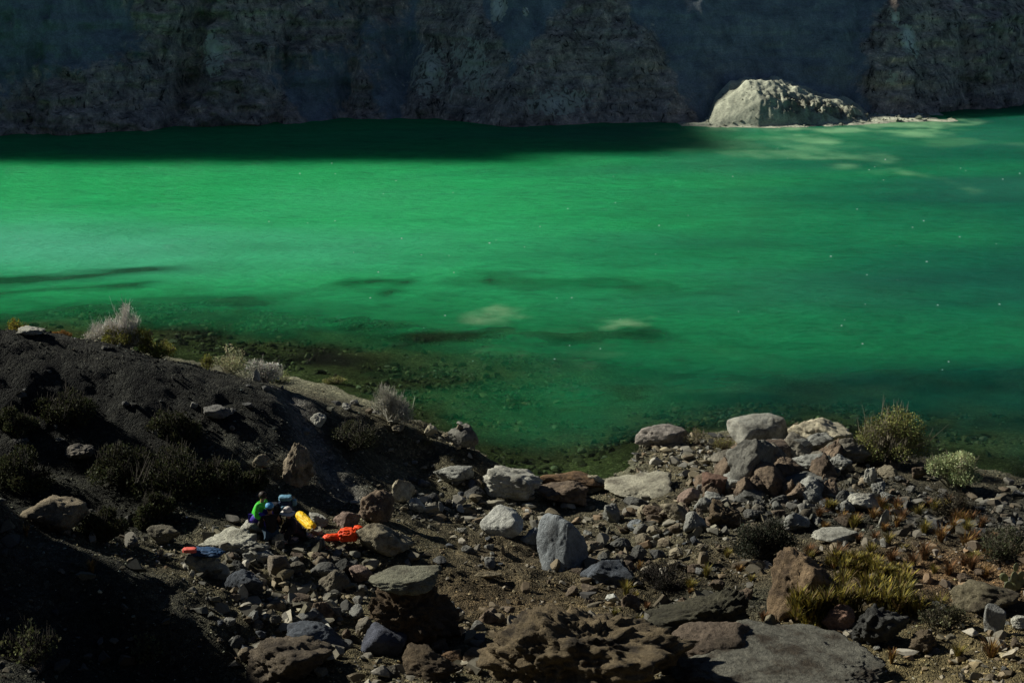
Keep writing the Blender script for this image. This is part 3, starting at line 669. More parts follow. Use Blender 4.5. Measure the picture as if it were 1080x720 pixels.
boulder(272,596,34,15,GREY,'flat pale grey rock just above the brown upright block',58,dk=.6)
boulder(312,640,30,16,BROWN,'brown lump in the rubble below the brown upright block',59)
boulder(350,628,38,26,rock_mat((.16,.14,.11),(.09,.08,.065)),'knobbly grey brown rock left of the flat topped rock',60,crag=.15)
boulder(365,612,26,22,DARK,'black rock behind the knobbly grey brown one',61)
boulder(380,618,24,18,PINK,'small pinkish round rock at the left of the flat topped rock',62,p=9)
boulder(340,608,32,18,DGREY,'dark flat stone between the brown upright block and the black rock',63)
boulder(215,608,40,34,rock_mat((.26,.25,.21),(.15,.145,.12)),'pale broken rock under the dark blue cloth left of the hikers',73,crag=.15)
boulder(404,590,64,38,rock_mat((.34,.30,.22),(.20,.165,.115)),'pale tan block right of the orange jacket, with a pitted lower right corner',64,dk=.75,planes=9,p=16,crag=.08)
boulder(365,559,30,22,PINK,'pinkish rounded rock behind the orange jacket',65)
boulder(396,556,38,38,BROWN,'big round brown boulder above the pale tan block',66,p=9,rough=.06,dk=.9,on=None)
boulder(425,531,25,28,PTAN,'pale pointed rock right of the big round brown boulder',67,'point')
boulder(440,543,19,14,WHITE,'small smooth whitish stone in front of the pale pointed rock',68,p=8)
boulder(478,518,44,22,GREY,'grey low boulder left of the large pale cracked one at the shore',69,rough=.05)
boulder(500,527,24,14,DGREY,'small dark rock touching the left foot of the large pale cracked boulder',70)
boulder(313,517,36,46,rock_mat((.25,.205,.155),(.13,.105,.08)),'tan brown rock of two stacked lumps at the foot of the gravel slope',71,'point',crag=.18,dk=.7)
boulder(275,502,20,20,TAN,'small tan angular stone in the gravel left of the two lump rock',72,planes=8)
boulder(48,562,72,40,rock_mat((.17,.14,.10),(.09,.075,.055)),'large tan boulder among the dark shrubs at the left edge',74,crag=.1)
boulder(172,576,36,24,rock_mat((.15,.135,.105),(.09,.08,.065)),'tan grey boulder at the end of the gravel bench, left of the dark blue cloth',75)
boulder(80,492,36,18,rock_mat((.14,.125,.11),(.07,.065,.06)),'broken pale speckled rock high in the shade of the left gravel slope',76,crag=.25)
boulder(238,582,62,27,rock_mat((.40,.39,.335),(.27,.26,.22)),'pale angular ledge that the person in green sits on',77,'wedgel',dk=.8,crag=.16,flat=(-.35,-.1,1))
boulder(264,592,40,22,rock_mat((.38,.37,.33),(.2,.19,.17)),'rough pale rock with dark holes in front of the pale ledge',78,crag=.25,rough=.1)
boulder(295,576,17,14,PTAN,'rounded tan rock in front of the person in the blue cap',79)
boulder(362,573,19,11,GREY,'small grey rock at the front edge of the orange jacket',80)
boulder(336,556,22,14,PALEG,'pale low rock right of the person in yellow',81)
boulder(228,447,34,14,rock_mat((.15,.145,.14),(.09,.088,.085)),'flat stone jutting out of the dark gravel slope',82,dk=.8,flat=(0,-.1,1))
boulder(270,402,9,15,PALEG,'small pale upright stone on the crest of the gravel ridge',83,'point')
boulder(335,451,17,15,PALEG,'pale square stone beside the steep path',84,planes=8,p=20)
boulder(454,462,15,13,PTAN,'small tan square stone on the bank left of the cairn boulder',85,planes=7,p=20)
boulder(473,466,18,12,TAN,'cluster like low tan stone between the square stone and the cairn boulder',86,crag=.2)
boulder(419,462,14,8,TAN,'small tan stone on the rim of the shaded bank',87)
boulder(514,612,32,9,rock_mat((.2,.165,.11),(.12,.10,.07)),'narrow tan stone lying like a plank on the bare brown ground',88,'wedge',dk=.4)
boulder(646,636,15,10,WHITE,'small white stone alone on brown ground below the dark slate blue rock',89)
boulder(20,474,18,9,DGREY,'small dark stone on the shaded left slope',90)
boulder(655,580,24,16,DGREY,'small dark split rock right of the tall wedge boulder',91,'wedgel',planes=8)
boulder(672,562,20,14,BLUE,'small slate blue stone left of the tan and grey rocks',92,planes=8)
boulder(655,594,22,14,BROWN,'small brown rock just above the dark slate blue one',93)
boulder(30,358,34,8,PALEG,'low pale stones edge on the crest at the far left',94,crag=.25)

# flat topped rock: a pale cap on a dark eroded base
g = ground(432, 690); s = depth_of(g) / F
t = empty('pedestal_rock', (g[0], g[1] + .5, T1(g[0], g[1] + .5)), 'flat topped rock with a pale cap on a dark eroded base', 'boulder')
zt = T1(g[0], g[1] + .5)
Wp = 100 * s; Hp = 96 * s
q, f = rock_shape(301, 6, 12, 12, .09, .22); q = fit(q, Wp * 1.0, Wp * .8, Hp)
q[:, 0] += .04 * Wp
mesh_np('base', q + [0, .2, Hp * .33], f, rock_mat((.13, .092, .06), (.06, .048, .038), .6, bump=.9), t)
q, f = rock_shape(303, 5, 26, 8, .05, .08, flat=(-.02, -.1, 1)); q = fit(q, Wp * .78, Wp * .5, .34)
R = np.array(Matrix.Rotation(.06, 3, 'X') @ Matrix.Rotation(-.02, 3, 'Y')); q = q @ R.T
mesh_np('cap', q + [-.10, .02, Hp * .33 + Hp * .45], f, rock_mat((.22, .215, .165), (.16, .15, .115), .45), t)

# cairn on its boulder
boulder(488,476,34,27,rock_mat((.17,.165,.15),(.09,.085,.08)),'dark boulder with a flat pale top at the end of the bank, carrying the cairn',95,'wedgel',flat=(-.2,-.1,1),dk=.9)
cb_label = 'dark boulder with a flat pale top at the end of the bank, carrying the cairn'
o, V, f_ = ROCKS[cb_label]; cxy = V.mean(0); cxy = cxy + [-.05, -.1, 0]; z0 = top_of(cb_label, cxy[0], cxy[1])
for k, (w, h, lab) in enumerate([(.24, .2, 'lower stone of the little cairn on the shore boulder'), (.22, .12, 'flat upper stone topping the little cairn on the shore boulder')]):
    q, f = rock_shape(310 + k, 4, 10, 16, .04); q = fit(q, w, w * .8, h)
    oo = mesh_np('cairn_stone', q, f, PTAN if k == 0 else PALEG, loc=(cxy[0], cxy[1], z0 + h * .45)); tag(oo, lab, 'stone', 'stones of the cairn'); z0 += h * .9

# ------------------------------------------------------------------ medium stones: individuals copied from a few kinds
KINDS = []
SM = [rock_mat((.24, .235, .22), (.16, .15, .14)), rock_mat((.15, .15, .15), (.09, .09, .09)), rock_mat((.23, .19, .14), (.14, .11, .08)), rock_mat((.16, .125, .095), (.10, .075, .06)), rock_mat((.13, .14, .16), (.085, .09, .10)), rock_mat((.34, .335, .31), (.24, .23, .21))]
for k in range(18):
    q, f = rock_shape(500 + k, 4, 9 + k % 5, 18, .05, .08 if k % 3 == 0 else 0)
    q = fit(q, 1, random.uniform(.7, 1), random.uniform(.5, .85))
    me_o = mesh_np('stone', q, f, SM[k % 6]); COL.objects.unlink(me_o); KINDS.append(me_o)
CN = ['light grey', 'dark grey', 'tan', 'brown', 'slate blue', 'whitish']
ZONES = [  # region rectangle in the photo, how many, size range in px, where it is, darkest allowed kinds
 ((420,505,530,600), 30, (5, 15), 'on the grey gravel flat left of the white rounded boulder', (0,1,4,5,0)),
 ((600,530,760,640), 44, (6, 18), 'in the rubble between the tall wedge boulder and the dark bush', (0,1,2,3,4,5)),
 ((740,470,930,560), 34, (6, 17), 'in the boulder pile of the headland', (0,1,2,3)),
 ((880,490,1080,600), 34, (5, 15), 'among the tussocks by the right shore', (0,1,2,3)),
 ((230,585,400,700), 56, (6, 20), 'in the rubble slope below the hikers', (0,1,2,3,4)),
 ((190,555,345,600), 22, (5, 12), 'scattered round the hikers', (0,5,2,0)),
 ((400,640,560,720), 30, (6, 18), 'along the bottom below the flat topped rock', (2,3,0,1)),
 ((0,395,300,500), 26, (4, 10), 'half buried in the dark gravel slope', (0,1,1)),
 ((860,640,1080,720), 26, (5, 14), 'on the tan gravel in the bottom right corner', (2,3,0,1)),
 ((690,455,760,500), 22, (4, 9), 'in the pale heap by the overhanging slab boulder', (0,1,0)),
 ((320,415,420,470), 12, (5, 11), 'beside the steep path', (0,1,5)),
]
for (x0, y0, x1, y1), n, (s0, s1), where, kk in ZONES:
    for _ in range(n):
        px, py = random.uniform(x0, x1), random.uniform(y0, y1)
        g = ground(px, py)
        if g[2] < 0.08: continue
        ci = random.choice(kk); src = KINDS[ci + 6 * random.randrange(3)]
        w = (s0 + (s1 - s0) * 1.25 * random.random() ** 1.8) * depth_of(g) / F
        c = src.copy(); COL.objects.link(c)
        c.location = (g[0], g[1], T1(g[0], g[1]) + w * .12); c.scale = (w, w, w * random.uniform(.8, 1.15))
        c.rotation_euler = (random.uniform(-.3, .3), random.uniform(-.3, .3), random.uniform(0, 6.28))
        tag(c, f'small {CN[ci]} stone {where}', 'stone', f'{CN[ci]} stones {where}')

BK = []
for k in range(15):
    q, f = rock_shape(700 + k, 5, 10 + k % 6, 18, .05, .06 if k % 3 else .14, ['', 'wedge', 'point', 'wedgel', ''][k % 5])
    o = mesh_np('boulder', fit(q, 1, random.uniform(.7, 1), random.uniform(.55, .9)), f, [GREY, DGREY, BROWN, TAN, rock_mat((.17, .155, .13), (.10, .09, .075))][k % 5]); COL.objects.unlink(o); BK.append(o)
BN = ['grey', 'dark grey', 'brown', 'tan', 'drab']
for (x0, y0, x1, y1), n, (s0, s1), where, kk in [((765,484,900,528), 24, (30, 52), 'largest of those piled up in the headland heap', (2,4,0,2)), ((735,478,905,548), 34, (14, 30), 'heaped on the headland among the largest boulders', (0,1,2,4)), ((600,535,765,605), 18, (12, 24), 'in the rubble between the tall wedge and the dark bush', (0,1,2,3)),
  ((235,590,400,700), 20, (13, 28), 'in the rubble between the hikers and the flat topped rock', (0,1,2,4)), ((865,480,965,545), 9, (12, 22), 'below the tall yellow green shrub', (1,2,0)), ((400,650,520,718), 10, (14, 28), 'near the bottom below the flat topped rock', (2,3,4)),
  ((660,600,790,660), 8, (12, 26), 'left of the big orange brown boulder', (2,4,1)), ((205,570,300,610), 8, (10, 18), 'just in front of the pale ledge', (0,4,3)), ((880,590,1075,660), 8, (12, 22), 'among the yellow green plants', (4,2,1)), ((425,505,530,545), 6, (10, 20), 'left of the large pale cracked boulder', (1,0,4))]:
    for _ in range(n):
        px, py = random.uniform(x0, x1), random.uniform(y0, y1); g = ground(px, py); ci = random.choice(kk)
        w = (s0 + (s1 - s0) * random.random() ** 1.6) * depth_of(g) / F
        c = BK[ci + 5 * random.randrange(3)].copy(); COL.objects.link(c)
        c.location = (g[0], g[1], T1(g[0], g[1]) + w * random.uniform(.15, .32)); c.scale = (w, w, w * random.uniform(.8, 1.2)); c.rotation_euler = (random.uniform(-.35, .35), random.uniform(-.35, .35), random.uniform(0, 6.28))
        tag(c, f'medium {BN[ci]} boulder {where}', 'boulder', f'medium {BN[ci]} boulders {where}')

# ------------------------------------------------------------------ gravel and rubble too many to count
def scatter(name, n, xr, yr, sz, seed, cols, dens=None, zlim=(0.0, 99), level=1, embed=.2, cut=(.35, .8), cuts=8, zf=None):
    rg = np.random.default_rng(seed)
    x = rg.uniform(*xr, n); y = rg.uniform(*yr, n)
    vis = np.abs(x) < (y * .966 + 4) * .36
    x, y = x[vis], y[vis]
    if dens is not None:
        k = rg.uniform(0, 1, len(x)) < dens(x, y); x, y = x[k], y[k]
    z = (zf or T)(x, y); k = (z > zlim[0]) & (z < zlim[1]); x, y, z = x[k], y[k], z[k]
    n = len(x)
    v0, f0 = ico(level)
    size = sz[0] * (1 - rg.uniform(0, .985, n)) ** (-1 / sz[2]); size = np.minimum(size, sz[1])
    V = np.repeat(v0[None], n, 0)
    for _ in range(cuts):                                         # cleave each stone by random planes
        nn = rg.normal(size=(n, 3)); nn /= np.linalg.norm(nn, axis=1)[:, None]
        d = rg.uniform(*cut, n)
        e = np.einsum('nvk,nk->nv', V, nn) - d[:, None]
        V = V - np.clip(e, 0, None)[:, :, None] * nn[:, None, :]
    asp = np.stack([rg.uniform(.8, 1.3, n), rg.uniform(.6, 1, n), rg.uniform(.45, .9, n)], 1)
    V = V * asp[:, None, :]
    a = rg.uniform(0, 6.28, n); ca, sa = np.cos(a)[:, None], np.sin(a)[:, None]
    V = np.stack([V[..., 0] * ca - V[..., 1] * sa, V[..., 0] * sa + V[..., 1] * ca, V[..., 2]], -1) * size[:, None, None] * .5
    V += np.stack([x, y, z + size * embed * .5], 1)[:, None, :]
    Fa = (f0[None] + (np.arange(n) * len(v0))[:, None, None]).reshape(-1, 3)
    cols_ = cols(x, y, rg)
    C = np.repeat(cols_[:, None, :], len(v0), 1).reshape(-1, 3)
    return mesh_np(name, V.reshape(-1, 3), Fa, GRAV, col=C, smooth=False)
GRAV = tint_mat('loose_stone', .95, .5, 22.0, 0, .15)
def gcols(x, y, rg):
    b = ground_col(x, y); k = np.exp(rg.normal(.2, .55 + .35 * (x < -3), len(x)))[:, None]
    hue = rg.normal(0, .07, (len(x), 1)) * np.array([[1, .1, -1]])
    return np.clip(b * k * (1 + hue), .01, .42)
dn = lambda x, y: np.clip(path_d(x, y) * 2 - .4, .1, 1) * np.clip(.55 + .8 * fbm(P2(x, y, .45), 3, 71), .06, 1)
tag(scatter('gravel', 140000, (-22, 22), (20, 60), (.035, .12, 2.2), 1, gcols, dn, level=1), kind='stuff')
HEAPS = [(690,545,60,.9),(760,530,60,1),(840,515,60,1.2),(900,520,50,1),(720,475,35,1.1),(640,590,50,.6),(300,640,60,1.1),(360,610,50,1),(250,600,40,.9),(220,585,30,.8),(430,695,60,.9),(330,580,30,.35),(980,560,70,.8),(1050,540,50,.7),(760,600,40,.6),
         (700,640,50,.6),(560,545,40,.5),(480,540,50,.6),(900,670,60,.6),(1040,690,50,.5),(480,690,40,1),(340,450,25,.7),(290,700,40,.8)]
_h = [(ground(a, b), c, k) for a, b, c, k in HEAPS]
def rub(x, y):
    d = np.zeros(len(x))
    for g, c, k in _h:
        r = c * depth_of(g) / F; d = np.maximum(d, .8 * k * np.exp(-(((x - g[0]) / r) ** 2 + ((y - g[1]) / (r * 1.7)) ** 2)))
    left = np.clip((-3.5 - x) / 2, 0, 1) * np.clip((y - 37.5) / 1.5, 0, 1)
    return np.clip(path_d(x, y) * 2 - .6, 0, 1) * (1 - .93 * left) * np.clip(.07 + d * (.75 + .9 * fbm(P2(x, y, .6), 3, 73)), .02, 1)
def rcols(x, y, rg):
    pal = np.array([[.26,.25,.225],[.13,.13,.125],[.24,.195,.14],[.15,.115,.085],[.12,.13,.145],[.20,.13,.085],[.36,.345,.30],[.07,.068,.062]])
    c = pal[rg.choice(8, len(x), p=[.2,.17,.17,.16,.1,.06,.06,.08])] * np.exp(rg.normal(0, .25, len(x)))[:, None]
    k = np.clip(ground_col(x, y).mean(1) / .075, .45, 1.25)[:, None]
    return np.clip(.5 * c * k + .75 * ground_col(x, y) * np.exp(rg.normal(.1, .35, len(x)))[:, None], .01, .4)
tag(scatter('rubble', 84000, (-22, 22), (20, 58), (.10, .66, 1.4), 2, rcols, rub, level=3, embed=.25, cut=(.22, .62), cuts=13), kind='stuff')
def hill_i(x, y): return np.clip(((y - 142) / .14).round().astype(int), 0, len(my) - 1) * len(mx) + np.clip(((x - 14) / .12).round().astype(int), 0, len(mx) - 1)
HZ, HB = Hm.copy(), brk.copy()
tag(scatter('mound_rubble', 9000, (16, 46), (144, 160), (.10, 1.1, 1.6), 5, lambda x, y, rg: np.clip(np.array([[.30, .32, .24]]) * np.exp(rg.normal(-.15, .3, len(x)))[:, None], .03, .5),
    lambda x, y: np.clip(.05 + .7 * HB[hill_i(x, y)] + .3 * (HZ[hill_i(x, y)] < .6), 0, 1), (.03, 9), 3, .1, (.22, .62), 13, lambda x, y: HZ[hill_i(x, y)]), kind='stuff')
bcol = lambda x, y, rg: np.clip(np.array([[.15, .145, .11]]) * np.exp(rg.normal(0, .7, len(x)))[:, None], .01, .4)
tag(scatter('lakebed_stones', 24000, (-24, 24), (44, 80), (.14, .5, 1.8), 3, bcol, lambda x, y: np.clip(.4 + .9 * fbm(P2(x, y, .4), 3, 75), .05, 1), (-2.0, -.16), 2, .1), kind='stuff')

# ------------------------------------------------------------------ plants
LEAF = tint_mat('leaves', .8, .25, 18.0, 0, .2, .25); TWIG = tint_mat('twigs', .9, .3, 18.0)
class Geo:
    def __init__(s): s.V = []; s.F = []; s.C = []; s.n = 0
    def quad(s, P, c):                                        # P: (n,4,3), c: (n,3)
        n = len(P); s.V.append(P.reshape(-1, 3)); s.F.append(np.arange(n * 4).reshape(n, 4) + s.n); s.n += n * 4
        s.C.append(np.repeat(c, 4, 0))
    def tube(s, A, B, ra, rb, c):                             # three-sided twigs; arrays of segments
        d = B - A; L = np.linalg.norm(d, axis=1)[:, None] + 1e-9; d = d / L
        u = np.cross(d, np.array([[.31, .77, .55]])); u /= np.linalg.norm(u, axis=1)[:, None] + 1e-9; w = np.cross(d, u)
        ring = [np.cos(a) * u + np.sin(a) * w for a in (0, 2.094, 4.189)]
        for k in range(3):
            a, b = ring[k], ring[(k + 1) % 3]
            s.quad(np.stack([A + a * ra[:, None], A + b * ra[:, None], B + b * rb[:, None], B + a * rb[:, None]], 1), c)
    def build(s, name, mat, parent=None, loc=None):
        return mesh_np(name, np.concatenate(s.V), np.concatenate(s.F), mat, parent, np.clip(np.concatenate(s.C), .003, .9), smooth=False, loc=loc)

def shrub(px, py, w, h, label, leafc, twigc, seed, leaves=2600, leaf=.045, twigs=60, spread=1.0, name='shrub', clumps=14, up=.6, group=None, ragged=.35, on=None):
    rg = np.random.default_rng(seed)
    g = ground(px, py) if on is None else on
    s = depth_of(g) / F; W, Hh = w * s, h * s
    z = T1(g[0], g[1]) if on is None else on[2]
    t = empty(name, (g[0], g[1] + W * .2, z - .03), label, 'shrub', group)
    # clump centres: uneven dome
    th = rg.uniform(0, 6.283, clumps); rr = np.sqrt(rg.uniform(0, 1, clumps))
    cz = Hh * (1 - .55 * rr ** 1.5) * rg.uniform(1 - ragged * 1.6, 1.0, clumps) * .86
    cen = np.stack([np.cos(th) * rr * W * .42, np.sin(th) * rr * W * .36, cz], 1)
    cr = rg.uniform(.11, .24, clumps) * (W + Hh) * .5
    st = Geo()
    for c, r in zip(cen, cr):
        k = max(2, twigs // clumps)
        for _ in range(k):
            tip = c + rg.normal(0, .5, 3) * r * np.array([1, 1, 1.1]); tip[2] = max(tip[2], .05)
            base = np.array([rg.normal(0, .05 * W), rg.normal(0, .05 * W), 0.0])
            mid = base * .4 + tip * np.array([.45, .45, .6]) + rg.normal(0, .03 * W, 3)
            mid2 = (mid + tip) / 2 + rg.normal(0, .03 * W, 3)
            P = np.array([base, mid, mid2, tip]); rad = np.array([.014, .010, .006, .003]) * (W + .4)
            cc_ = np.array(twigc)[None] * rg.uniform(.7, 1.3)
            st.tube(P[:-1], P[1:], rad[:-1], rad[1:], np.repeat(cc_, 3, 0))
            # side twigs
            m = 7; tt = rg.uniform(.35, 1, m)[:, None]; A_ = mid + (tip - mid) * tt
            B_ = A_ + (rg.normal(0, .5, (m, 3)) + [0, 0, up]) * r * .75
            st.tube(A_, B_, np.full(m, .004 * (W + .4)), np.full(m, .0018 * (W + .4)), np.repeat(cc_ * 1.1, m, 0))
    st.build('stems', TWIG, t)
    if leaves:
        per = rg.multinomial(leaves, cr ** 2 / (cr ** 2).sum()); lf = Geo()
        for c, r, n in zip(cen, cr, per):
            if n < 1: continue
            d = rg.normal(0, 1, (n, 3)); d /= np.linalg.norm(d, axis=1)[:, None]
            pos = c + d * (r * rg.uniform(.25, 1.0, n) ** .6)[:, None] * np.array([1.1, 1.1, .95])
            pos[:, 2] = np.maximum(pos[:, 2], .02)
            ax = rg.normal(0, .7, (n, 3)) + d * .6 + [0, 0, up]; ax /= np.linalg.norm(ax, axis=1)[:, None]
            sd = np.cross(ax, rg.normal(0, 1, (n, 3))); sd /= np.linalg.norm(sd, axis=1)[:, None]
            L = leaf * rg.uniform(.6, 1.4, n)[:, None]; wd = L * .36
            P = np.stack([pos, pos + ax * L * .55 + sd * wd, pos + ax * L, pos + ax * L * .55 - sd * wd], 1)
            col = np.array(leafc)[None] * np.exp(rg.normal(0, .25, (n, 1)) + rg.normal(0, .22)) * (1 + rg.normal(0, .06, (n, 3)))
            lf.quad(P, col)
        lf.build('foliage', LEAF, t)
    return t

def tussock(px, py, w, h, label, cols, seed, blades=160, bw=.012, name='grass_tussock', group=None, heads=1, droop=.5, cat='grass tussock', rise=0.0):
    rg = np.random.default_rng(seed); g = ground(px, py); s = depth_of(g) / F; W, Hh = w * s, h * s
    G = Geo(); loc = np.array([g[0], g[1], T1(g[0], g[1]) - .02 + rise])
    for k in range(heads):
        o = np.array([rg.uniform(-.44, .44) * W, rg.uniform(-.34, .34) * W, 0]) if heads > 1 else np.zeros(3)
        if heads > 1: o[2] = Hh * rg.uniform(0, .62)
        L = (Hh if heads == 1 else min(W, Hh) * .30) * rg.uniform(.5, 1.1, blades)
        th = rg.uniform(0, 6.283, blades); sp = np.abs(rg.normal(.35, .3, blades)) * (W / max(Hh, .05) * .5 if heads == 1 else 1.3)
        d = np.stack([np.cos(th) * sp, np.sin(th) * sp, np.ones(blades)], 1); d /= np.linalg.norm(d, axis=1)[:, None]
        A_ = o + np.stack([np.cos(th), np.sin(th), th * 0], 1) * rg.uniform(0, .1, blades)[:, None] * W
        M = A_ + d * (L * .6)[:, None]; d2 = d + np.stack([np.cos(th) * droop, np.sin(th) * droop, th * 0 - droop * .5], 1); d2 /= np.linalg.norm(d2, axis=1)[:, None]
        E = M + d2 * (L * .45)[:, None]
        sd = np.stack([-np.sin(th), np.cos(th), th * 0], 1) * (bw * rg.uniform(.7, 1.3, blades))[:, None]
        c = np.array(cols)[rg.integers(0, len(cols), blades)] * np.exp(rg.normal(0, .25, (blades, 1)))
        G.quad(np.stack([A_ - sd, A_ + sd, M + sd * .8, M - sd * .8], 1), c * .8)
        G.quad(np.stack([M - sd * .8, M + sd * .8, E + sd * .1, E - sd * .1], 1), c)
    o = G.build(name, LEAF, loc=loc); return tag(o, label, cat, group)

OL = (.075, .085, .025); YG = (.16, .16, .035); DK = (.020, .024, .012); PG = (.30, .32, .17); SIL = (.58, .57, .49)
def crest(px, py_top, back=.5):
    """foot just behind the skyline of the ridge in a column of the photograph, and the height that reaches py_top"""
    y = np.arange(36, 60, .1); dp = y * math.cos(PITCH) + (18 - 5) * math.sin(PITCH); x = (px - 540) / F * dp
    z = T(x, y); k = int(np.argmax((z - 18) / y)); y0 = y[k] + back; x0 = (px - 540) / F * dp[k]; z0 = T1(x0, y0)
    zt = 18 - y0 * math.tan(PITCH + math.atan((py_top - 360) / F))
    return np.array([x0, y0, z0]), max(.3, zt - z0) * F / dp[k]
def cshrub(px, top, w, *a, back=.5, **k):
    o, h = crest(px, top, back); shrub(px, 0, w, h, *a, on=o, **k)
def behind(px, py, dist):                                     # foot of a plant that stands behind the ridge crest
    d = ray(px, py); k = dist / d[1]; p = CAM + d * k
    return np.array([p[0], dist, T1(p[0], dist)])
# lake edge behind the ridge
cshrub(120,317,46,'silvery leafless shrub on the ridge above the lake, tallest at the left',SIL,(.52,.49,.43),1,2000,.045,200,clumps=13,up=.9,back=1.0,ragged=.55)
cshrub(92,334,40,'smaller silver grey dry shrub just left of the tallest silvery one',SIL,(.44,.42,.36),2,1500,.045,140,clumps=10,up=.8,back=1.2)
cshrub(128,344,56,'olive green bush at the foot of the tallest silvery shrub',YG,(.12,.10,.06),3,2600,.05,40,back=.3)
cshrub(158,350,42,'olive green bush right of the silvery shrubs on the ridge crest',YG,(.12,.10,.06),4,2200,.05,40,back=.5)
cshrub(60,349,22,'small orange brown bush at the left end of the shrubs on the crest',(.30,.17,.05),(.15,.10,.06),5,900,.045,30)
cshrub(2,330,20,'yellow green bush cut by the left edge above the gravel crest',(.30,.26,.04),(.12,.10,.06),6,900,.05,30,back=1.5)
cshrub(237,359,42,'pale yellowish bushy shrub behind the ridge crest, left of the grey white one',(.42,.42,.24),(.25,.22,.15),7,1800,.05,40)
cshrub(214,372,18,'small yellow green bush left of the pale yellowish shrub',(.22,.22,.05),(.12,.10,.06),8,700,.045,20)
cshrub(269,362,36,'grey white round shrub between the pale yellowish shrub and the low green one',(.55,.54,.46),(.4,.38,.33),9,2600,.05,50,back=1.0)
cshrub(280,388,38,'low pale green cushion shrub on the crest below the grey white one',(.28,.31,.13),(.15,.14,.08),10,1700,.045,30,back=.2)
cshrub(347,410,28,'small yellowish shrub beside the top of the steep path',(.30,.31,.11),(.15,.14,.08),11,900,.045,30)
shrub(410,448,50,38,'feathery grey shrub on the bank above the shaded hollow',(.30,.30,.23),(.36,.35,.29),12,2200,.045,150,clumps=13,up=.9)
shrub(368,478,54,42,'dark olive shrub right of the steep path',(.05,.055,.025),(.07,.065,.05),13,2600,.045,60)
shrub(452,470,14,12,'tiny dry bush beside the small tan square stone',(.12,.12,.05),(.15,.13,.1),14,250,.04,16)
# shaded slope on the left
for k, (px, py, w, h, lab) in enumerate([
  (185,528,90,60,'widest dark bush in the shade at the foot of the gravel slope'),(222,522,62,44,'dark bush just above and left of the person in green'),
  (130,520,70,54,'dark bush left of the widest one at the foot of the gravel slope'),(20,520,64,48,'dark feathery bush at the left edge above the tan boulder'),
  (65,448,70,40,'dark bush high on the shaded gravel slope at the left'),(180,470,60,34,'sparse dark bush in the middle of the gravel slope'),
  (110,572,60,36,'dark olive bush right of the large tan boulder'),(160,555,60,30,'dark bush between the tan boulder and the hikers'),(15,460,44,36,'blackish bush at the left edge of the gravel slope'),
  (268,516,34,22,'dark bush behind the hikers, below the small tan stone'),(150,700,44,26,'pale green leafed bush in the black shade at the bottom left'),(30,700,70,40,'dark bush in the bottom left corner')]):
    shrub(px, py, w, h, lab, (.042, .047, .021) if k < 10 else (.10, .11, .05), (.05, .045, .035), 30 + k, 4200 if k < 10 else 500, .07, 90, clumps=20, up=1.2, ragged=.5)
# right
shrub(938,494,84,66,'tall yellow green shrub with a feathery top at the water, right of the headland boulders',(.19,.20,.065),(.18,.16,.11),50,7500,.065,110,clumps=17,up=.8,ragged=.5)
shrub(1010,520,74,44,'pale green rounded shrub by the water, right of the tall yellow green one',(.33,.38,.19),(.18,.17,.11),51,6500,.065,60,clumps=16)
shrub(808,594,64,52,'dark grey green bush in the middle right, above the orange brown boulder',(.036,.042,.026),(.06,.055,.04),52,5200,.05,110)
shrub(1060,594,60,40,'dull grey green bush at the right edge above the striated rock',(.06,.068,.034),(.08,.07,.05),53,2600,.045,60)
shrub(1010,545,60,26,'low dark brown bush behind the orange tussocks on the right',(.05,.042,.025),(.07,.06,.04),54,1700,.045,50)
shrub(735,470,24,24,'thin dry shrub with two tall stalks beside the overhanging slab boulder',(.16,.15,.06),(.22,.19,.13),55,350,.04,40)
shrub(762,476,26,14,'low yellowish bush at the left foot of the largest smooth boulder',(.18,.17,.05),(.15,.12,.08),56,700,.04,30)
shrub(700,626,70,30,'black twiggy bush behind the dark slate blue rock',(.022,.02,.014),(.04,.035,.028),57,1500,.045,70)
shrub(585,690,50,30,'dark dead bush on the huge crumbling outcrop',(.03,.026,.018),(.05,.042,.032),58,900,.05,60)
shrub(1000,668,60,26,'low grey olive bush left of the upright pale block',(.08,.078,.042),(.09,.08,.055),59,1500,.05,50)
YC = [(.24,.20,.035),(.30,.24,.04),(.17,.155,.04),(.12,.115,.04),(.16,.11,.05)]; OC = [(.24,.13,.035),(.18,.09,.035),(.28,.19,.05),(.12,.07,.035)]
for k, (px, py, w, h, lab) in enumerate([
  (862,662,60,64,'spiky yellow green plant hanging down the front of the orange brown boulder'),(925,646,84,46,'widest spiky yellow green plant right of the orange brown boulder'),
  (905,608,54,30,'spiky yellow green plant on top of the orange brown boulder'),(938,612,34,22,'small spiky yellow green plant behind the widest one'),(862,690,20,16,'small yellow plant above the grey slab, below the orange brown boulder')]):
    tussock(px, py, w, h, lab, YC, 60 + k, 46, .017, 'spiky_plant', 'yellow green spiky plants round the orange brown boulder', heads=64 if w > 30 else 10, droop=.3, cat='plant')
TS = [(888,552,24,14,0),(968,544,22,16,1),(992,572,26,20,0),(975,562,24,16,1),(1005,560,22,16,0),(1018,578,28,18,0),(975,590,30,22,2),(1000,606,32,20,2),(940,594,24,16,2),(882,594,28,22,2),(955,606,22,16,1),
      (990,645,28,22,1),(1045,694,38,24,0),(1010,694,24,16,1),(978,536,18,12,2),(935,541,20,12,1),(660,628,18,18,1),(745,610,18,16,1),(728,622,16,14,1),(28,566,9,14,0),(97,606,14,18,0),(648,650,12,10,1),(905,572,16,12,2),
      (820,640,20,14,0),(940,700,12,18,0),(805,655,18,12,2),(1035,556,20,14,2),(1000,532,18,14,2),(600,648,12,9,1),(870,560,16,10,0),(808,724,16,10,1)]
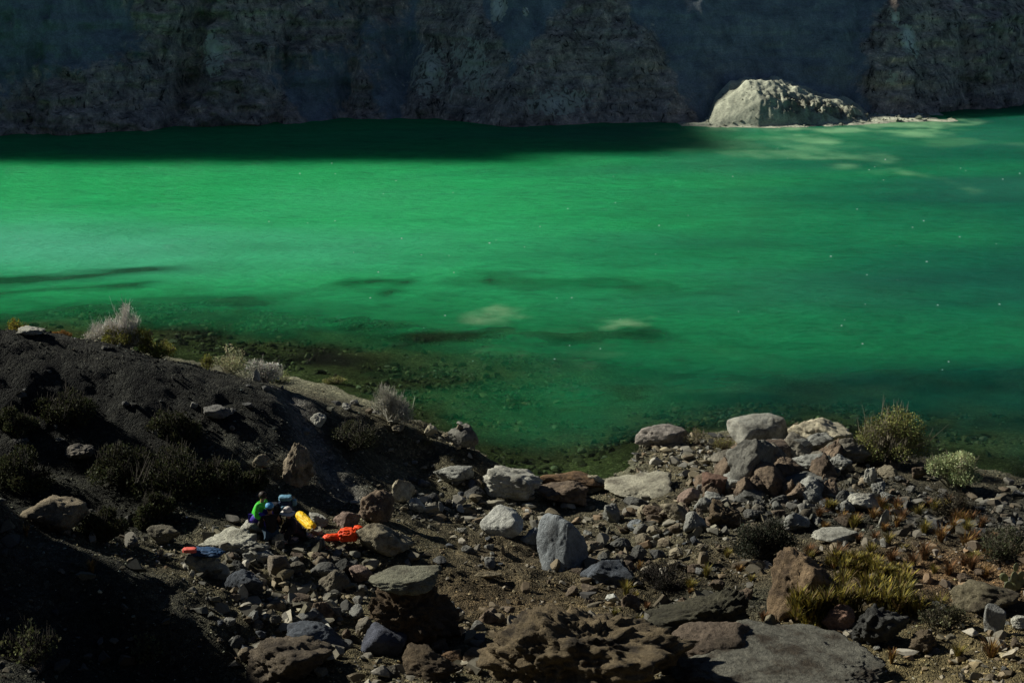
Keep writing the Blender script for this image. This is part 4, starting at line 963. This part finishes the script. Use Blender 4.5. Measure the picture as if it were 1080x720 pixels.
for _ in range(46):
    px, py = random.uniform(850, 1070), random.uniform(532, 612); TS.append((px, py, random.uniform(14, 26), random.uniform(9, 17), random.choice([0, 0, 1, 2, 2])))
for _ in range(14):
    TS.append((random.uniform(640, 830), random.uniform(575, 665), random.uniform(9, 16), random.uniform(7, 12), random.choice([0, 1, 1, 2])))
NEAR = ['below the pale jagged rock','beside the low dark brown bush','left of the dark tussocks by the shore','above the upright thin slab']
for k, (px, py, w, h, c) in enumerate(TS):
    cols = [OC, YC, [(.14,.075,.035),(.20,.10,.04),(.09,.06,.03)]][c]; cn = ['straw orange', 'yellow green', 'rust brown'][c]
    where = 'on the right shore slope' if px > 780 else ('in the black shade at the left' if px < 200 else 'in the rubble at the middle right')
    tussock(px, py, w, h, f'small {cn} grass tuft {where}', cols, 80 + k, 130, .011, group=f'{cn} grass tufts {where}')
# prickly pear
g = ground(1070, 622); t = empty('cactus', (g[0], g[1], T1(g[0], g[1]) - .03), 'pale green pad cactus above the striated rock at the right edge', 'cactus')
PAD = tint_mat('cactus_skin', .7, .35, 30.0, .4, .3)
v0, f0 = ico(3)
for k, (dx, dz, r, a) in enumerate([(0, .14, .13, 0), (-.18, .12, .12, .6), (.16, .13, .12, -.6), (-.06, .36, .12, .2), (.12, .36, .11, -.5), (-.26, .3, .10, .7), (.30, .30, .1, -.8), (.02, .55, .09, .1)]):
    q = v0 * np.array([r, r * .28, r * 1.25]); R = np.array(Matrix.Rotation(-a * .6, 3, 'Y') @ Matrix.Rotation(random.uniform(-.7, .7), 3, 'Z'))
    q = q @ R.T * (1 + .02 * fbm(v0 * 9, 2, k)[:, None])
    mesh_np('pad', q + [dx, random.uniform(-.1, .1), dz], f0, PAD, t, col=np.array([[.17, .19, .095]]) * (1 + .3 * np.clip(q[:, 2:3] / r, -1, 1) * 0 + .25 * fbm(v0 * 3, 3, k + 4)[:, None]))

# ------------------------------------------------------------------ people
def skin(name, J, E, mat, parent, sub=2):
    names = list(J); idx = {n: i for i, n in enumerate(names)}
    me = bpy.data.meshes.new(name + '_skeleton'); me.from_pydata([tuple(J[n][0]) for n in names], [(idx[a], idx[b]) for a, b in E], [])
    o = bpy.data.objects.new(name + '_skeleton', me); COL.objects.link(o)
    m = o.modifiers.new('skin', 'SKIN'); m.branch_smoothing = .4; m.use_smooth_shade = True
    for i, n in enumerate(names):
        r = J[n][1]; r = (r, r) if not isinstance(r, tuple) else r
        me.skin_vertices[0].data[i].radius = r; me.skin_vertices[0].data[i].use_root = (i == 0)
    s_ = o.modifiers.new('sub', 'SUBSURF'); s_.levels = s_.render_levels = sub
    dg = bpy.context.evaluated_depsgraph_get(); ev = o.evaluated_get(dg)
    m2 = bpy.data.meshes.new_from_object(ev); bpy.data.objects.remove(o)
    m2.materials.clear(); m2.materials.append(mat)
    for p in m2.polygons: p.use_smooth = True
    r = bpy.data.objects.new(name, m2); COL.objects.link(r); r.parent = parent
    return r

SKINM = cloth_mat((.42, .22, .14), .6, .05)
def person(loc, rz, label, jacket, trousers, head, hat, lean=.35, headdir=.3, reach=(.42, .12), knees=.34, legs=.45, hatc=None, puff=0.0):
    """a seated hiker; local +X is the way they face, hips at the origin"""
    t = empty('person', loc, label, 'person', 'hikers resting among the rocks', rz)
    sl, cl = math.sin(lean), math.cos(lean)
    sp = lambda u, y=0, f=0: np.array([sl * u + f * cl, y, .10 + cl * u - f * sl])
    J = {'pelvis': (sp(0), .125)}; E = []
    def add(n, p, r, par): J[n] = (np.array(p, float), r); E.append((par, n))
    add('waist', sp(.22), .115, 'pelvis'); add('chest', sp(.40), .135, 'waist'); add('neck', sp(.53), .055, 'chest')
    hd = sp(.53); add('chin', hd + [.03, 0, .05], .062, 'neck'); add('head', hd + [.035 + .05 * headdir, 0, .13], .088, 'chin'); add('crown', hd + [.03 + .03 * headdir, 0, .20], .072, 'head')
    arms = {}
    for sgn, n in ((1, 'l'), (-1, 'r')):
        sh = sp(.46, .185 * sgn); el = sp(.24, .27 * sgn, .13); wr = np.array([reach[0], .14 * sgn, .10 + reach[1]])
        d = wr - el; L = np.linalg.norm(d); 
        if L > .27: wr = el + d / L * .27
        add('shoulder' + n, sh, .062, 'chest'); add('elbow' + n, el, .045, 'shoulder' + n); add('wrist' + n, wr, .030, 'elbow' + n)
        u = (wr - el) / np.linalg.norm(wr - el); add('palm' + n, wr + u * .07, .034, 'wrist' + n)
        arms[n] = (sh, el, wr, u)
        hp = np.array([.03, .09 * sgn, .09]); kn = np.array([knees, .17 * sgn, legs * .55 + .10]); an = np.array([knees + .16, .13 * sgn, legs * .55 - .28])
        add('hip' + n, hp, .095, 'pelvis'); add('knee' + n, kn, .062, 'hip' + n); add('ankle' + n, an, .042, 'knee' + n); add('toe' + n, an + [.17, .02 * sgn, -.04], .035, 'ankle' + n)
        J['_leg' + n] = (hp, kn, an)
    legsd = {n: J.pop('_leg' + n) for n in ('l', 'r')}
    # fingers and thumb
    for n, sgn in (('l', 1), ('r', -1)):
        sh, el, wr, u = arms[n]; side = np.cross(u, [0, 0, 1]); side /= np.linalg.norm(side); pm = wr + u * .07
        for k, (o_, L) in enumerate(((-.026, .062), (-.009, .075), (.009, .07), (.026, .055))):
            a = pm + u * .03 + side * o_; b_ = a + u * L * .6 + [0, 0, -.012]; c_ = b_ + u * L * .3 + [0, 0, -.028]
            add(f'f{n}{k}a', a, .009, 'palm' + n); add(f'f{n}{k}b', b_, .0085, f'f{n}{k}a'); add(f'f{n}{k}c', c_, .0075, f'f{n}{k}b')
        a = wr + u * .035 + side * .035 * sgn; add(f'th{n}a', a, .011, 'palm' + n); add(f'th{n}b', a + u * .04 + side * .022 * sgn, .009, f'th{n}a')
    body = skin('body', J, E, SKINM, t, 1)
    # clothing
    sub = lambda keys, grow: {k: (J[k][0], J[k][1] + grow) for k in keys}
    ak = ['pelvis', 'waist', 'chest', 'neck'] + [a + n for n in 'lr' for a in ('shoulder', 'elbow', 'wrist')]
    JJ = sub(ak, .028 + puff); JJ['neck'] = (J['neck'][0] + [0, 0, -.01], .07); JJ['pelvis'] = (J['pelvis'][0] + [0, 0, .01], .155)
    skin('jacket', JJ, [e for e in E if e[0] in ak and e[1] in ak], jacket, t)
    lk = ['pelvis'] + [a + n for n in 'lr' for a in ('hip', 'knee', 'ankle')]
    JL = sub(lk, .022); JL['pelvis'] = (J['pelvis'][0] + [0, 0, -.02], .145)
    skin('trousers', JL, [e for e in E if e[0] in lk and e[1] in lk], trousers, t)
    for n in 'lr':
        an = J['ankle' + n][0]; skin('boot', {'h': (an + [-.04, 0, -.03], .05), 'm': (an + [.07, 0, -.045], .05), 't': (an + [.19, 0, -.055], .042)}, [('h', 'm'), ('m', 't')], cloth_mat((.03, .025, .02)), t, 1)
    hc = J['head'][0]; v, f = ico(4)
    def cap_mesh(name, mat, scale, cut, off, par=t, brim=None):
        k = v[:, 2] * 1.0 + v[:, 0] * cut[1]
        q = v * np.array(scale) * np.where(k > cut[0], 1.0, .86)[:, None]
        q = q * (1 + .03 * fbm(v * 5, 3, 8)[:, None])
        return mesh_np(name, q + hc + np.array(off), f, mat, par)
    cap_mesh('hair', cloth_mat(hatc if hat == 'hair' else (.025, .018, .012), .6, .5), (.108, .098, .112), (-.1, -.75), (-.012, 0, .035))
    for sgn in (1, -1):
        q = v * .013; mesh_np('eye', q + hc + [.082, .034 * sgn, .012], f, cloth_mat((.02, .015, .012), .3), t)
    skin('nose', {'a': (hc + [.085, 0, .015], .010), 'b': (hc + [.105, 0, -.018], .014)}, [('a', 'b')], SKINM, t, 1)
    q = v * np.array([.008, .026, .007]); mesh_np('mouth', q + hc + [.083, 0, -.048], f, cloth_mat((.25, .08, .07)), t)
    if hat == 'cap':
        cap_mesh('cap', cloth_mat(hatc, .6, .15), (.122, .112, .122), (.05, -.2), (-.006, 0, .055))
        q = v * np.array([.085, .085, .008]); q[:, 2] -= .12 * q[:, 0] ** 2; mesh_np('peak', q + hc + [.12, 0, .065], f, cloth_mat(hatc), t)
    if hat == 'sunhat':
        h = cap_mesh('hat', cloth_mat(hatc, .8, .3), (.118, .112, .125), (.0, -.1), (-.004, 0, .062))
        a = np.linspace(0, 2 * math.pi, 41)[:-1]; rings = []
        for r, dz in ((.10, .0), (.15, -.012), (.205, -.035), (.205, -.043), (.15, -.022), (.10, -.01)):
            rings.append(np.stack([np.cos(a) * r, np.sin(a) * r, dz + .018 * np.sin(3 * a) * (r - .1) * 8], 1))
        Vb = np.concatenate(rings); i_ = np.arange(6 * 40).reshape(6, 40)
        Fb = np.concatenate([np.stack([i_[k], np.roll(i_[k], -1), np.roll(i_[(k + 1) % 6], -1), i_[(k + 1) % 6]], 1) for k in range(6)])
        mesh_np('brim', Vb + hc + [0, 0, .045], Fb, cloth_mat(hatc, .8, .3), h)
    return t

boulder(266,569,30,16,PALEG,'pale stone seat under the person in green, right of the pale ledge',96,flat=(0,0,1),dk=.9)
lb = 'pale stone seat under the person in green, right of the pale ledge'
V = ROCKS[lb][1]; c = V.mean(0); za = top_of(lb, c[0], c[1])
person((c[0], c[1], za - .02), -.45, 'person in a bright green jacket with dark hair sitting on a pale stone, leaning forward', cloth_mat((.07, .68, .05), .6, .4), cloth_mat((.07, .04, .36), .7, .4), None, 'hair', lean=.45, hatc=(.03, .022, .015), reach=(.45, .05), legs=.38)
gb = ground(287, 570); person((gb[0], gb[1], T1(gb[0], gb[1]) + .04), 1.9, 'person in a blue cap and dark jacket sitting with their back to the camera', cloth_mat((.022, .018, .014), .8, .4), cloth_mat((.03, .06, .09), .8, .4), None, 'cap', lean=.25, hatc=(.10, .36, .62), reach=(.42, .2), legs=.5)
gy = ground(317, 566); person((gy[0], gy[1], T1(gy[0], gy[1]) + .03), math.pi + .5, 'person in dark clothes and pale sun hat sitting beside the yellow bag', cloth_mat((.03, .022, .024), .8, .4), cloth_mat((.018, .014, .016), .8, .4), None, 'sunhat', lean=.55, hatc=(.62, .58, .52), reach=(.42, .1), legs=.45)

# ------------------------------------------------------------------ gear
def lump(name, loc, dims, mat, seed, parent=None, amp=.22, res=4, p=3.0, rz=0.0):
    """soft cloth or packed bag: superellipsoid crumpled by ridged folds"""
    v, f = ico(res); q = np.sign(v) * np.abs(v) ** (2 / p); q /= np.maximum(np.abs(q).max(1), 1e-6)[:, None] ** .15
    fold = fbm(v * np.array([2.2, 1.6, 1.6]) + seed, 4, seed, .5, True)
    q = fit(q * (1 + amp * .5 * fold + amp * .4 * fbm(v * 4 + seed, 3, seed + 5))[:, None], *dims)
    q = q @ np.array(Matrix.Rotation(rz, 3, 'Z')).T
    return mesh_np(name, q + (np.array(loc) if parent else 0), f, mat, parent, loc=None if parent else loc)
OM = cloth_mat((.86, .075, .008), .55, .6); RM = cloth_mat((.62, .03, .025), .6, .4)
# orange jacket thrown over a stone
g = ground(370, 571); z = T1(g[0], g[1] + .2)
g = ground(364, 573); z = T1(g[0], g[1] + .1)
t = empty('jacket', (g[0], g[1] + .05, z + .04), 'bright orange jacket dropped over the stones left of the pale tan block', 'jacket')
lump('torso', (.10, -.1, .26), (.56, .46, .36), OM, 3, t, .2, 5, 2.4)
lump('sleeve', (-.30, -.12, .20), (.54, .24, .20), OM, 9, t, .25, 4, 2.4, rz=.15)
lump('hood', (.34, -.04, .36), (.26, .26, .24), OM, 14, t, .3, 4)
o = lump('red_pouch', (ground(349, 571)[0], ground(349, 571)[1], T1(*ground(349, 571)[:2]) + .05), (.16, .13, .14), RM, 21, None, .2); tag(o, 'small red pouch lying at the left end of the orange jacket', 'pouch')
# long yellow bag lying on the stones, its far end propped up
p1 = ground(332, 563); p1 = np.array([p1[0], p1[1], T1(p1[0], p1[1]) + .10]); d = ray(314, 541); k = (p1[1] + .75) / d[1]; p2 = CAM + d * k
ax = p2 - p1; L_ = np.linalg.norm(ax); ax /= L_; sx_ = np.cross(ax, [0, 0, 1]); sx_ /= np.linalg.norm(sx_); up_ = np.cross(sx_, ax)
v, f = ico(5); u_ = np.sign(v[:, 0]) * np.abs(v[:, 0]) ** .75
r_ = .12 * (1 - np.abs(v[:, 0]) ** 8 * .3) * (1 + .10 * fbm(v * 3.2, 4, 88, .5, True))
yz = v[:, 1:] / np.maximum(np.linalg.norm(v[:, 1:], axis=1), .05)[:, None] * (np.sqrt(np.clip(1 - np.abs(v[:, 0]) ** 6, 0, 1)) * r_)[:, None]
q = ax[None] * (u_ * L_ / 2)[:, None] + sx_[None] * yz[:, :1] + up_[None] * yz[:, 1:]
o = mesh_np('duffel_bag', q, f, cloth_mat((.95, .60, .012), .55, .4), loc=tuple((p1 + p2) / 2)); tag(o, 'long slanted bright yellow bag lying right of the person in the pale sun hat', 'bag')
# dark blue cloth spread on the rock, salmon cloth on it
lb = 'pale broken rock under the dark blue cloth left of the hikers'
V = ROCKS[lb][1]; hi = V[:, 2].max(); c = V.mean(0)
o = lump('blanket', (c[0] + .12, c[1] - .1, hi + .0), (.85, .5, .16), cloth_mat((.02, .06, .13), .7, .5), 31, None, .4, 5, 2.6, rz=-.2); tag(o, 'dark blue cloth spread over the pale broken rock left of the hikers', 'blanket')
o = lump('folded_cloth', (c[0] - .26, c[1] - .2, hi + .09), (.34, .2, .11), cloth_mat((.75, .14, .10), .7, .3), 35, None, .15, 4, 4); tag(o, 'small salmon pink folded cloth on the left end of the dark blue one', 'cloth')
# blue rucksack behind the hikers
g = ground(300, 545); z = T1(g[0], g[1] + .3)
t = empty('rucksack', (g[0], g[1] + .3, z), 'dark blue rucksack with pale blue patches standing behind the hikers', 'rucksack')
BM = cloth_mat((.02, .045, .10), .6, .5); LB = cloth_mat((.14, .30, .40), .6, .4)
lump('bag', (0, 0, .24), (.36, .26, .48), BM, 41, t, .12, 4, 4); lump('lid', (0, -.02, .50), (.38, .28, .14), LB, 43, t, .15, 4, 3.4)
lump('pocket', (0, -.15, .2), (.24, .1, .24), LB, 45, t, .15, 4, 4)
for sgn in (1, -1): lump('strap', (.1 * sgn, .15, .26), (.05, .05, .4), BM, 47, t, .1, 3)
lump('side_bag', (.24, 0, .36), (.14, .16, .2), LB, 49, t, .2, 4, 3)
o = lump('pack', (g[0] - .3, g[1] + .25, T1(g[0] - .3, g[1] + .25) + .14), (.34, .28, .3), cloth_mat((.018, .02, .03), .7, .5), 51); tag(o, 'black bag lying left of the dark blue rucksack', 'bag')
g = ground(311, 571); o = lump('food_bag', (g[0], g[1], T1(g[0], g[1]) + .06), (.22, .18, .15), cloth_mat((.62, .45, .43), .6, .4), 61, None, .3); tag(o, 'small pinkish white bag on the ground in front of the hikers', 'bag')
g = ground(300, 570); o = lump('picnic_bag', (g[0], g[1], T1(g[0], g[1]) + .08), (.4, .26, .22), cloth_mat((.03, .03, .05), .6, .4), 63, None, .25); tag(o, 'dark bag on the ground between the blue cap and the pinkish bag', 'bag')

# ------------------------------------------------------------------ light, sky, camera
w = bpy.data.worlds.new('World'); SC.world = w; w.use_nodes = True
nt = w.node_tree; bg = nt.nodes['Background']; sky = nt.nodes.new('ShaderNodeTexSky'); sky.sky_type = 'NISHITA'; sky.sun_disc = False
sky.sun_elevation = EL; sky.sun_rotation = math.atan2(AZ[0], AZ[1]); sky.altitude = 2500; sky.air_density = .45; sky.dust_density = .2
nt.links.new(sky.outputs[0], bg.inputs['Color']); bg.inputs['Strength'].default_value = 0.05
sd = bpy.data.lights.new('sun', 'SUN'); sd.energy = 5.0; sd.angle = math.radians(2.0); sd.color = (1.0, .955, .86)
so = bpy.data.objects.new('sun', sd); COL.objects.link(so)
so.rotation_euler = Vector(tuple(SUN)).to_track_quat('Z', 'Y').to_euler(); so.location = (-40, 30, 60)
cd = bpy.data.cameras.new('camera'); co = bpy.data.objects.new('camera', cd); COL.objects.link(co)
co.location = tuple(CAM); co.rotation_euler = (math.pi / 2 - PITCH, 0, 0); cd.sensor_width = 36; cd.lens = 36 * F / 1080; cd.clip_end = 3000; cd.clip_start = .1
SC.camera = co
vs = SC.view_settings; vs.view_transform = 'Standard'; vs.look = 'None'; vs.gamma = 1; vs.use_curve_mapping = False; vs.exposure = 0.3
SC.cycles.max_bounces = 5; SC.cycles.diffuse_bounces = 2; SC.cycles.glossy_bounces = 2; SC.cycles.transparent_max_bounces = 6; SC.cycles.sample_clamp_indirect = 3
SC.cycles.use_denoising = True
